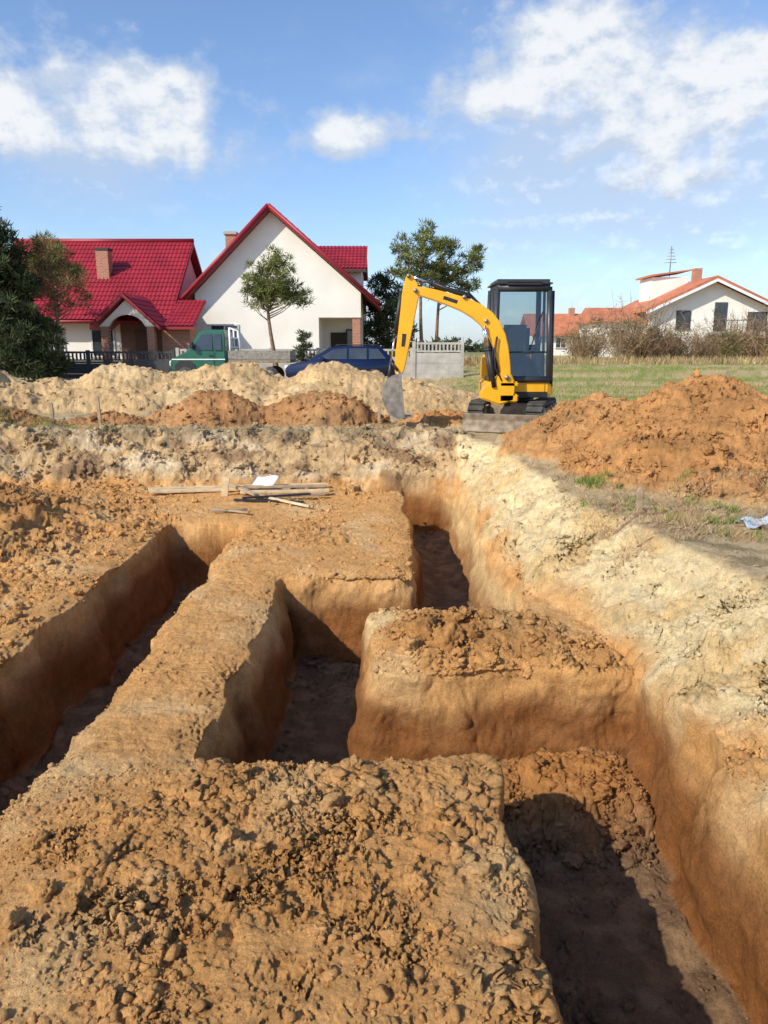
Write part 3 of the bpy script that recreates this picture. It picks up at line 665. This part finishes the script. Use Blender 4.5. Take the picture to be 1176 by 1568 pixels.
def ram(nm,a,b,f,r=.035,yy=yb):
    a=Vector((a[0],yy,a[1]));b=Vector((b[0],yy,b[1])); m_=a.lerp(b,f)
    tube(nm+'_barrel',[a,m_],r,M_blk,ex,12); tube(nm+'_rod',[m_,b],r*.5,M_chrome,ex,10)
    tube(nm+'_gland',[m_-(b-a)*.02,m_+(b-a)*.01],r*1.15,M_blk,ex,12)
ram('boom_ram',(-.44,.66),(-.60,1.53),.62,.035,yb-.10); ram('boom_ram_b',(-.44,.66),(-.60,1.53),.62,.035,yb+.10)
ram('dipper_ram',(-.80,1.93),(-1.66,2.22),.68,.034)
ram('bucket_ram',(-1.80,2.02),(-1.95,1.02),.62,.028)
tube('link_a',[(-1.95,yb-.07,1.02),(-1.85,yb-.07,.90)],.022,M_blk,ex,8); tube('link_b',[(-1.95,yb-.07,1.02),(-1.98,yb-.07,.76)],.025,M_blk,ex,8); tube('link_c',[(-1.95,yb+.07,1.02),(-1.98,yb+.07,.76)],.025,M_blk,ex,8)
for i,o in enumerate((-.03,0,.035)):
    tube('hose_%d'%i,[(-.46,yb+o,1.62),(-.62,yb+o,1.80),(-.85,yb+o,1.99+o),(-1.15,yb+o,2.07+o),(-1.42,yb+o,2.17+o),(-1.6,yb+o,2.15+o),(-1.72,yb+o,2.0),(-1.80,yb+o,1.8)],.011,M_blk,ex,6)
    tube('hose_low_%d'%i,[(-.33,yb-.07+o,.75),(-.44,yb-.09+o,.95),(-.45,yb-.08+o,1.2),(-.42,yb-.07+o,1.38)],.011,M_blk,ex,6)
bo=[(-1.80,.86),(-1.99,.80),(-2.06,.66),(-2.08,.48),(-2.00,.30),(-1.86,.20),(-1.74,.22)]
bm=bmesh.new(); w=.19
for yy in (yb-w,yb+w):
    for t_ in (0,.012):
        s=1 if yy>yb else -1
        vv=[bm.verts.new((p[0],yy-s*t_,p[1])) for p in bo]; bm.faces.new(vv)
inn=[(p[0]+.012*(1 if p[0]<-1.8 else 0)+.006,p[1]+(.012 if p[1]<.5 else 0)) for p in bo]
ra=[bm.verts.new((p[0],yb-w,p[1])) for p in bo]; rb=[bm.verts.new((p[0],yb+w,p[1])) for p in bo]
ia=[bm.verts.new((p[0],yb-w+.01,p[1])) for p in inn]; ib=[bm.verts.new((p[0],yb+w-.01,p[1])) for p in inn]
for k in range(len(bo)-1):
    bm.faces.new((ra[k],rb[k],rb[k+1],ra[k+1])); bm.faces.new((ia[k],ia[k+1],ib[k+1],ib[k]))
from_bm('bucket',bm,M_steel,ex)
for i in range(4):
    y=yb-w+.04+i*.10; prism('bucket_tooth_%d'%i,[(-1.78,.20),(-1.78,.24),(-1.64,.235),(-1.64,.225)],y-.02,y+.02,M_steel,ex)

# ------------------------------------------------------------ planks, stakes, sheets
def gz(x,y): return float(terrain(np.array([x]),np.array([y]))[0][0])
pk=empty('plank_pile',(-1.8,8.7,gz(-1.4,8.75)+.0))
def plank(nm,a,b,w,t,z,m):
    a=Vector(a);b=Vector(b);L=(b-a).length; an=math.atan2(b.y-a.y,b.x-a.x)
    Mx=Matrix.Translation((a.x,a.y,z))@Matrix.Rotation(an,4,'Z')
    box(nm,0,L,-w/2,w/2,0,t,m,pk,.004,Mx)
plank('board_1',(-1.05,.1),(1.1,.42),.09,.03,.03,M_wood); plank('board_2',(-1.0,-.02),(.65,.25),.10,.03,.02,M_wood); plank('board_3',(.1,-.1),(1.15,-.0),.08,.03,.03,M_wood)
plank('board_4',(-.15,.35),(.35,-.45),.06,.03,.065,M_wood2); plank('board_5',(.3,-.35),(1.1,-.15),.06,.03,.02,M_wood2); plank('board_6',(.2,-.52),(.95,-.28),.05,.02,.05,M_blk)
plank('board_7',(.35,-.3),(1.0,-.9),.035,.025,.03,M_wood); plank('board_8',(.1,.05),(1.1,.12),.07,.03,.065,M_wood2); plank('board_9',(.1,-.48),(.9,-.6),.05,.02,.02,M_blk)
plank('board_10',(0,-1.15),(.35,-1.02),.03,.02,.03,M_wood2); plank('board_11',(-.05,-1.0),(.4,-1.2),.03,.02,.03,M_wood2)
prism('standing_board',[(-.13,0),(-.05,0),(-.02,.22),(-.10,.24)],-.12,-.09,M_wood,pk)
bm=bmesh.new(); bmesh.ops.create_grid(bm,x_segments=10,y_segments=8,size=1)
for v in bm.verts: v.co=Vector((.35+v.co.x*.13+.03*v.co.y,.15+v.co.y*.11,.125+.012*math.sin(v.co.x*3)+.05*v.co.y))
from_bm('white_sheet',bm,M_white,pk,True)
def stake(x,y,hh,lean=0,w=.022,z=None):
    z=gz(x,y)-.05 if z is None else z
    o=prism('wooden_stake',[(-w,0),(w,0),(w+lean,hh-.03),(lean,hh),(-w+lean,hh-.03)],-w*.7,w*.7,M_wood2,None,'y',.003); o.location=(x,y,z)
stake(-4.05,10.6,.52,-.02); stake(-.08,11.2,.48,.01); stake(2.75,10.8,.45,.02); stake(1.93,5.45,.24,-.01); stake(-5.0,11.2,.35); stake(.62,11.3,.3)
s=prism('timber_offcut',[(-.17,0),(.17,0),(.17,.10),(-.17,.10)],0,.05,M_wood2,None,'y',.004); s.location=(.5,11.1,gz(.5,11.1)); s.rotation_euler=(0,.1,.2)
bm=bmesh.new(); bmesh.ops.create_grid(bm,x_segments=20,y_segments=16,size=1)
for v in bm.verts:
    q=v.co.copy(); v.co=Vector((2.62+q.x*.13,5.0+q.y*.13,0)); v.co.z=gz(v.co.x,v.co.y)+.02+.012*math.sin(q.x*5+q.y*3)+.010*math.cos(q.y*6)
from_bm('plastic_sheet',bm,mat('blue_white_plastic',(.38,.46,.56),.3,0,20,.25),None,True)

# ------------------------------------------------------------ vegetation
def quads(C0,D,Wd,Ln,wid,tip=.15):
    a=C0-Wd*wid[:,None]; b=C0+Wd*wid[:,None]; e=C0+D*Ln[:,None]
    c_=e+Wd*(wid*tip)[:,None]; d_=e-Wd*(wid*tip)[:,None]
    Vv=np.stack([a,b,c_,d_],1).reshape(-1,3); Fq=np.arange(len(Vv)).reshape(-1,4); return Vv,Fq
def unit(n): 
    v=rng.normal(size=(n,3)); return v/np.linalg.norm(v,axis=1)[:,None]
def foliage(cen,rep,clr,ll,lw,m,e,name='needles',flat=.65):
    n=len(cen)*rep
    cs=np.repeat(cen,rep,axis=0); cl_r=np.repeat(rng.uniform(.5,1.3,len(cen))*clr,rep)
    u=unit(n); pos=cs+u*(rng.random(n)**.5*cl_r)[:,None]*np.array([1,1,flat])
    D=u*.8+unit(n)*.55+np.array([0,0,.35]); D/=np.linalg.norm(D,axis=1)[:,None]
    Wd=np.cross(D,unit(n)); Wd/=np.linalg.norm(Wd,axis=1)[:,None]
    Vv,Fq=quads(pos,D,Wd,rng.uniform(.5,1.2,n)*ll,rng.uniform(.6,1.2,n)*lw,.3)
    tint=np.repeat(rng.uniform(.45,1.5,(len(cen),1)),rep,axis=0)*rng.uniform(.75,1.3,(n,1))
    tint=np.repeat(tint*np.stack([rng.uniform(.85,1.25,n),np.ones(n),rng.uniform(.7,1.1,n)],1),4,axis=0)
    return np_mesh(name,Vv,Fq,m,False,tint,e)
def tree(name,base,ht,tr,crowns,ncl,nl,ll,lw,m,lean=(0,0),clr=.38,wig=.12):
    e=empty(name,base)
    P=[];R=[]
    n=9
    for i in range(n+1):
        t=i/n; P.append((lean[0]*t+wig*math.sin(t*5+base[0]),lean[1]*t+wig*.5*math.cos(t*4),-.2+(ht+.1)*t)); R.append(tr*(1-.8*t)+.01)
    tube('trunk',P,R,M_bark,e,8)
    cen=[]; w=np.array([c[3]*c[4]*c[5] for c in crowns])**.6; w/=w.sum()
    for c,ww in zip(crowns,w):
        k=max(3,int(ncl*ww)); u=unit(k)*(rng.random(k)**.42)[:,None]
        cen.append(np.array(c[:3])+u*np.array(c[3:6]))
    cen=np.concatenate(cen)
    for i in range(0,len(cen),max(1,len(cen)//34)):
        c=cen[i]; zt_=min(ht*.93,max(ht*.3,c[2]-abs(c[0])*.5-.2)); t=zt_/ht
        a=Vector((lean[0]*t+wig*math.sin(t*5+base[0]),lean[1]*t+wig*.5*math.cos(t*4),zt_)); b=Vector(c)
        mdp=a.lerp(b,.5)+Vector((0,0,-.08)); tube('limb_%d'%i,[a,mdp,b],[tr*.3*(1-t*.5)+.008,tr*.18,.008],M_bark,e,5)
    foliage(cen,nl,clr,ll,lw,m,e)
tree('pine_tree',(-4.55,31.8,0),4.6,.10,[(-.15,0,3.9,1.2,1.0,1.0),(.5,0,3.4,.9,.8,.6),(-.6,0,3.4,.75,.7,.7),(.1,0,4.7,.6,.5,.5),(1.05,0,3.3,.4,.4,.35)],120,60,.20,.020,M_need,(-.3,0),.22,.08)
tree('pine_tree',(2.15,43,0),7.4,.12,[(-.2,0,6.3,1.3,1.3,1.1),(-1.0,0,5.4,1.1,1.1,.7),(.4,0,5.2,1.0,1.0,.6),(.1,0,7.5,.6,.7,.6),(-1.2,0,6.8,.6,.6,.5),(.9,0,6.9,.5,.5,.5)],125,44,.26,.028,M_need,(.0,0),.24,.10)
tree('pine_tree',(3.1,44,0),6.8,.12,[(.5,0,5.6,1.1,1.2,.8),(1.7,0,6.0,.8,.8,.6),(1.6,0,4.8,.7,.8,.45),(.6,0,6.9,.6,.6,.5),(-.2,0,4.5,.6,.7,.4),(2.1,0,6.6,.4,.4,.4)],105,44,.26,.028,M_need,(.1,0),.24,.08)
tree('pine_tree',(.2,43,0),4.8,.12,[(0,0,3.6,1.3,1.2,1.4),(-.3,0,4.7,.7,.7,.6),(.3,0,2.4,1.2,1.2,1.2),(-.7,0,2.0,1.0,1.2,1.3)],120,60,.28,.035,M_need_d,(0,0),.32,.1)
tree('pine_tree',(-13.6,31.5,0),5.2,.09,[(0,0,4.6,1.1,1.0,.9),(-.7,0,3.7,.9,.8,.6),(.8,0,3.9,1.0,.8,.7),(0,0,3.0,1.1,.9,.6),(-.4,0,5.4,.6,.6,.5),(1.5,0,3.2,.5,.4,.3)],85,50,.20,.018,M_need_r,(.1,0),.22,.08)
tree('pine_tree',(-14.6,34,0),6.0,.10,[(0,0,5.4,.9,.8,.8),(.5,0,4.6,.9,.8,.7),(-.6,0,4.6,.9,.8,.7)],80,55,.22,.022,M_need,(.1,0),.25,.08)
tree('spruce_tree',(-15.3,30.3,0),6.8,.14,[(-.3,0,6.0,.7,.7,.8),(-.1,0,5.1,1.2,1.0,.9),(.1,0,4.1,1.5,1.2,1.0),(.2,0,3.0,1.8,1.5,1.1),(.4,0,1.7,2.0,1.7,1.0),(.5,0,.7,2.0,1.7,.8)],430,80,.25,.034,M_need_d,(0,0),.34,.05)
tree('pine_sapling',(-3.35,31.5,0),1.75,.035,[(0,0,1.5,.35,.35,.45),(0,0,1.0,.5,.4,.35)],30,50,.16,.018,M_need_d,(0,0),.14,.02)
def thicket(name,x0,x1,y0,y1,htf,n,m,up=.8,l=(.4,1.3),w=.02,z0=.35):
    x=rng.uniform(x0,x1,n); y=rng.uniform(y0,y1,n)
    hh=htf(x)*(.75+.35*n2(x*.55,y*.4,60)+.2*n2(x*1.7,y,61))
    z=z0+np.clip(hh,.1,None)*rng.random(n)**.8*.82
    D=unit(n)*(1-up)+np.array([0,0,up]); D/=np.linalg.norm(D,axis=1)[:,None]
    Wd=np.cross(D,unit(n)); Wd/=np.linalg.norm(Wd,axis=1)[:,None]
    Vv,Fq=quads(np.stack([x,y,z],1),D,Wd,rng.uniform(l[0],l[1],n),rng.uniform(.5,1.4,n)*w)
    cl=.8+.5*n2(x*.6,y*.5+z*.5,63); tint=np.repeat((cl*rng.uniform(.55,1.4,n))[:,None]*np.stack([np.ones(n),rng.uniform(.85,1.02,n),rng.uniform(.7,1.05,n)],1),4,axis=0)
    return np_mesh(name,Vv,Fq,m,False,tint)
def shrubs(name,n,xr,yr,hf,m,tw_=42):
    bx=rng.uniform(*xr,n); by=rng.uniform(*yr,n); hb=hf(bx)*rng.uniform(.4,1.2,n)
    B=[];D_=[];Ln=[];Wi=[];Ti=[]
    for i in range(n):
        k=tw_; th=rng.random(k)*2*np.pi; sp=rng.random(k)**.6*1.15
        d=np.stack([np.cos(th)*sp,np.sin(th)*sp,np.ones(k)],1); d/=np.linalg.norm(d,axis=1)[:,None]
        L0=hb[i]*rng.uniform(.45,1.0,k); o=np.array([bx[i],by[i],.35])
        B.append(np.repeat(o[None],k,0)); D_.append(d); Ln.append(L0); Wi.append(np.full(k,.014))
        q=9; t=rng.uniform(.25,1,(k,q)); pb=o+d[:,None,:]*(L0[:,None]*t)[...,None]; dd=d[:,None,:]*.7+rng.normal(size=(k,q,3))*.7; dd/=np.linalg.norm(dd,axis=2)[...,None]
        B.append(pb.reshape(-1,3)); D_.append(dd.reshape(-1,3)); Ln.append(rng.uniform(.10,.34,k*q)*hb[i]*.5); Wi.append(np.full(k*q,.014))
        Ti.append(np.full(k*(q+1),rng.uniform(.5,1.35)))
    B=np.concatenate(B);D_=np.concatenate(D_);Ln=np.concatenate(Ln);Wi=np.concatenate(Wi);Ti=np.concatenate(Ti)
    Wd=np.cross(D_,unit(len(B))); Wd/=np.linalg.norm(Wd,axis=1)[:,None]
    Vv,Fq=quads(B,D_,Wd,Ln,Wi,.3); tint=np.repeat((Ti*rng.uniform(.7,1.3,len(B)))[:,None]*np.stack([np.ones(len(B)),rng.uniform(.85,1,len(B)),rng.uniform(.7,1,len(B))],1),4,axis=0)
    return np_mesh(name,Vv,Fq,m,False,tint)
hfun=lambda x:np.interp(x,[11,13,15.5,17.5,19,24,34],[1.2,3.8,4.6,2.4,2.6,3.8,5.6])
shrubs('bare_shrubs',85,(12.0,32),(45,50),hfun,M_dry)
cen=np.stack([rng.uniform(12,34,420),rng.uniform(45.5,50,420),np.zeros(420)],1); cen[:,2]=.4+rng.random(420)**1.3*hfun(cen[:,0])*.66
cen=cen[n2(cen[:,0]*.45,cen[:,1]*.2,66)>-.15]
foliage(cen,60,.5,.20,.035,M_shrub,None,'leafy_shrubs',.8)
thicket('dry_grass_verge',4,60,38,47,lambda x:.42+0*x,20000,M_dgrass,.7,(.15,.45),.02,.3)
thicket('distant_trees',-160,170,170,185,lambda x:3.2+1.5*np.sin(x*.11),12000,M_need_d,.3,(.7,1.6),.35,0)
thicket('garden_hedge',-.6,3.6,36,38.5,lambda x:1.5+.5*np.sin(x*2),6000,M_need_d,.3,(.15,.3),.03,0)
def blades(name,x,y,h0,h1,w,m,lean=.5):
    z=terrain(x,y)[0]; n=len(x); D=unit(n)*lean; D[:,2]=1; D/=np.linalg.norm(D,axis=1)[:,None]
    Wd=np.cross(D,unit(n)); Wd/=np.linalg.norm(Wd,axis=1)[:,None]
    Vv,Fq=quads(np.stack([x,y,z-.005],1),D,Wd,rng.uniform(h0,h1,n),np.full(n,w))
    tint=np.repeat(rng.uniform(.6,1.35,(n,1))*np.stack([rng.uniform(.85,1.4,n),np.ones(n),np.ones(n)],1),4,axis=0)
    return np_mesh(name,Vv,Fq,m,False,tint)
x=rng.uniform(2.4,22,60000); y=rng.uniform(12.5,36,60000); nn_=n2(x*.25,y*.8,40)+rng.normal(size=len(x))*.2; k=(x<y*.75+2)&(nn_>-.2)
blades('grass_field',x[k],y[k],.04,.10,.006,M_grass)
k=(x<y*.75+2)&(nn_<=-.15); blades('dry_grass_field',x[k],y[k],.04,.12,.006,M_dgrass)
def tufts(n,per,xr,yr,sp):
    a=rng.uniform(*xr,n);b=rng.uniform(*yr,n); return (np.repeat(a,per)+rng.normal(size=n*per)*sp),(np.repeat(b,per)+rng.normal(size=n*per)*sp)
x,y=[np.concatenate(v) for v in zip(tufts(150,40,(1.6,3.2),(4.6,6.0),.05),tufts(60,30,(1.5,2.2),(6,9.5),.04),tufts(260,40,(-7,.8),(10.0,11.2),.05),tufts(60,40,(2.0,3.0),(9.5,12),.06))]
blades('dry_grass',x,y,.02,.10,.002,M_dgrass,1.3)
x,y=[np.concatenate(v) for v in zip(tufts(5,90,(1.75,1.95),(6.2,6.5),.04),tufts(6,50,(2.1,2.6),(4.5,5.4),.03),tufts(26,40,(-6,-3.6),(10.2,10.8),.06),tufts(14,30,(1.6,2.6),(5,6.2),.03))]
blades('green_weeds',x,y,.03,.09,.0035,M_grass,.8)
tw=empty('fallen_twigs',(2.1,5.2,0))
for i in range(34):
    x0=random.uniform(-.5,.9); y0=random.uniform(-.5,.6); a=random.uniform(-.5,.7); L_=random.uniform(.12,.4)
    pts=[]
    for k in range(4): 
        xx=x0+L_*k/3*math.cos(a+.2*k); yy=y0+L_*k/3*math.sin(a+.2*k); pts.append((xx,yy,gz(2.1+xx,5.2+yy)+.012))
    tube('twig_%d'%i,pts,[.006,.005,.004,.002],M_bark,tw,5)

# ------------------------------------------------------------ world
SUN_EL=math.radians(37)
trav=Vector((.78,.63,0)).normalized()
d=Vector((trav.x*math.cos(SUN_EL),trav.y*math.cos(SUN_EL),-math.sin(SUN_EL)))
sl=bpy.data.lights.new('sun','SUN'); sl.energy=5.0; sl.angle=math.radians(.5); sl.color=(1,.93,.80)
so=bpy.data.objects.new('sun',sl); so.rotation_euler=d.to_track_quat('-Z','Y').to_euler(); so.location=(-20,-10,30); scene.collection.objects.link(so)
w=bpy.data.worlds.new('World'); scene.world=w; w.use_nodes=True; nt=w.node_tree; L=nt.links
bg=nt.nodes['Background']; bg.inputs['Strength'].default_value=.09
sk=nt.nodes.new('ShaderNodeTexSky'); sk.sky_type='NISHITA'; sk.sun_disc=False; sk.sun_elevation=SUN_EL
sk.sun_rotation=math.atan2(-trav.x,-trav.y)%(2*math.pi); sk.air_density=1.0; sk.dust_density=.7; sk.ozone_density=2.0
tc=nt.nodes.new('ShaderNodeTexCoord'); sp=nt.nodes.new('ShaderNodeSeparateXYZ'); L.new(tc.outputs['Generated'],sp.inputs[0])
skg=nt.nodes.new('ShaderNodeVectorMath'); skg.operation='MULTIPLY'; skg.inputs[1].default_value=(1.75,1.9,2.15); L.new(sk.outputs[0],skg.inputs[0])
def mth(op,a,b=None,c=None):
    n=nt.nodes.new('ShaderNodeMath'); n.operation=op
    for i,v in enumerate((a,b,c)):
        if v is None: continue
        if isinstance(v,(int,float)): n.inputs[i].default_value=v
        else: L.new(v,n.inputs[i])
    return n.outputs[0]
az=mth('MULTIPLY',mth('ARCTAN2',sp.outputs[0],sp.outputs[1]),57.2958); el=mth('MULTIPLY',mth('ARCSINE',sp.outputs[2]),57.2958)
def noise(sc,det,sx,sy,seed=0,ro=.55,dy=0):
    cb=nt.nodes.new('ShaderNodeCombineXYZ'); L.new(mth('MULTIPLY',az,sx),cb.inputs[0]); L.new(mth('MULTIPLY',mth('ADD',el,dy),sy),cb.inputs[1]); cb.inputs[2].default_value=seed
    n=nt.nodes.new('ShaderNodeTexNoise'); n.inputs['Scale'].default_value=sc; n.inputs['Detail'].default_value=det; n.inputs['Roughness'].default_value=ro; L.new(cb.outputs[0],n.inputs['Vector']); return n.outputs['Fac']
def blob(a,e,wa,we,k):
    dx=mth('DIVIDE',mth('SUBTRACT',az,a),wa); dy=mth('DIVIDE',mth('SUBTRACT',el,e),we)
    q=mth('ADD',mth('MULTIPLY',dx,dx),mth('MULTIPLY',dy,dy)); return mth('MULTIPLY',mth('EXPONENT',mth('MULTIPLY',q,-1)),k)
def addall(l):
    r=l[0]
    for q in l[1:]: r=mth('ADD',r,q)
    return r
puffs=addall([blob(-26,15.5,4.0,3.2,.9),blob(-18.5,17.0,3.8,2.2,.9),blob(-13.8,16.8,3.2,2.0,.8),blob(-20,13.5,9,2.4,.65),blob(-14,13.5,4,2,.5),blob(-2.6,14.6,4.0,1.8,1.1),blob(24.5,17.2,4.2,2.8,1.15),
   blob(6.5,16.4,4.2,1.7,.8),blob(13.5,20.5,5.5,3.2,1.0),blob(10,18.5,5.0,2.2,.5),blob(17,16.5,7,3,.5),blob(19,13.5,8,2.8,.7),blob(20,10.5,8,2.0,.6),blob(-11,6.8,2.4,.7,.6)])
nz1=noise(.42,12,1,1.4,3,.56)
nz2=noise(.42,12,1,1.4,3,.56,-.7)
dens=mth('ADD',puffs,mth('MULTIPLY',mth('SUBTRACT',nz1,.5),2.0))
def srange(v,a,b,c=0,d_=1):
    m=nt.nodes.new('ShaderNodeMapRange'); m.interpolation_type='SMOOTHSTEP'; m.inputs[1].default_value=a; m.inputs[2].default_value=b; m.inputs[3].default_value=c; m.inputs[4].default_value=d_; L.new(v,m.inputs[0]); return m.outputs[0]
mask=srange(dens,.22,1.0,0,.95)
wis=mth('ADD',addall([blob(15,15,13,8,1.1),blob(-20,12.0,11,4,.9),blob(22,10,13,5,1.0)]),mth('MULTIPLY',mth('SUBTRACT',noise(.10,9,1,2.0,9,.6),.5),1.6))
wmask=srange(wis,.1,1.3,0,.68)
haze=srange(el,-1,11,.52,0)
tot=mth('MAXIMUM',mask,wmask); tot=mth('MAXIMUM',tot,haze)
def mixc(f,a,b):
    m=nt.nodes.new('ShaderNodeMix'); m.data_type='RGBA'
    L.new(f,m.inputs[0])
    if isinstance(a,tuple): m.inputs[6].default_value=a
    else: L.new(a,m.inputs[6])
    if isinstance(b,tuple): m.inputs[7].default_value=b
    else: L.new(b,m.inputs[7])
    return m.outputs[2]
# cloud tops bright, undersides grey-blue (density difference a little lower down)
lit=mth('ADD',mth('MULTIPLY',mth('SUBTRACT',nz2,nz1),3.0),srange(dens,.4,1.3,0,.75))
ccol=mixc(srange(lit,.0,.85),(6.3,7.4,9.1,1),(10.3,10.5,10.7,1))
L.new(mixc(tot,skg.outputs[0],ccol),bg.inputs['Color'])

# ------------------------------------------------------------ camera
cd=bpy.data.cameras.new('camera'); cd.sensor_fit='VERTICAL'; cd.sensor_height=36; cd.sensor_width=27; cd.lens=26; cd.clip_start=.05; cd.clip_end=5000
co=bpy.data.objects.new('camera',cd); co.location=(0,0,1.2); co.rotation_euler=(math.radians(77.6),0,0); scene.collection.objects.link(co); scene.camera=co
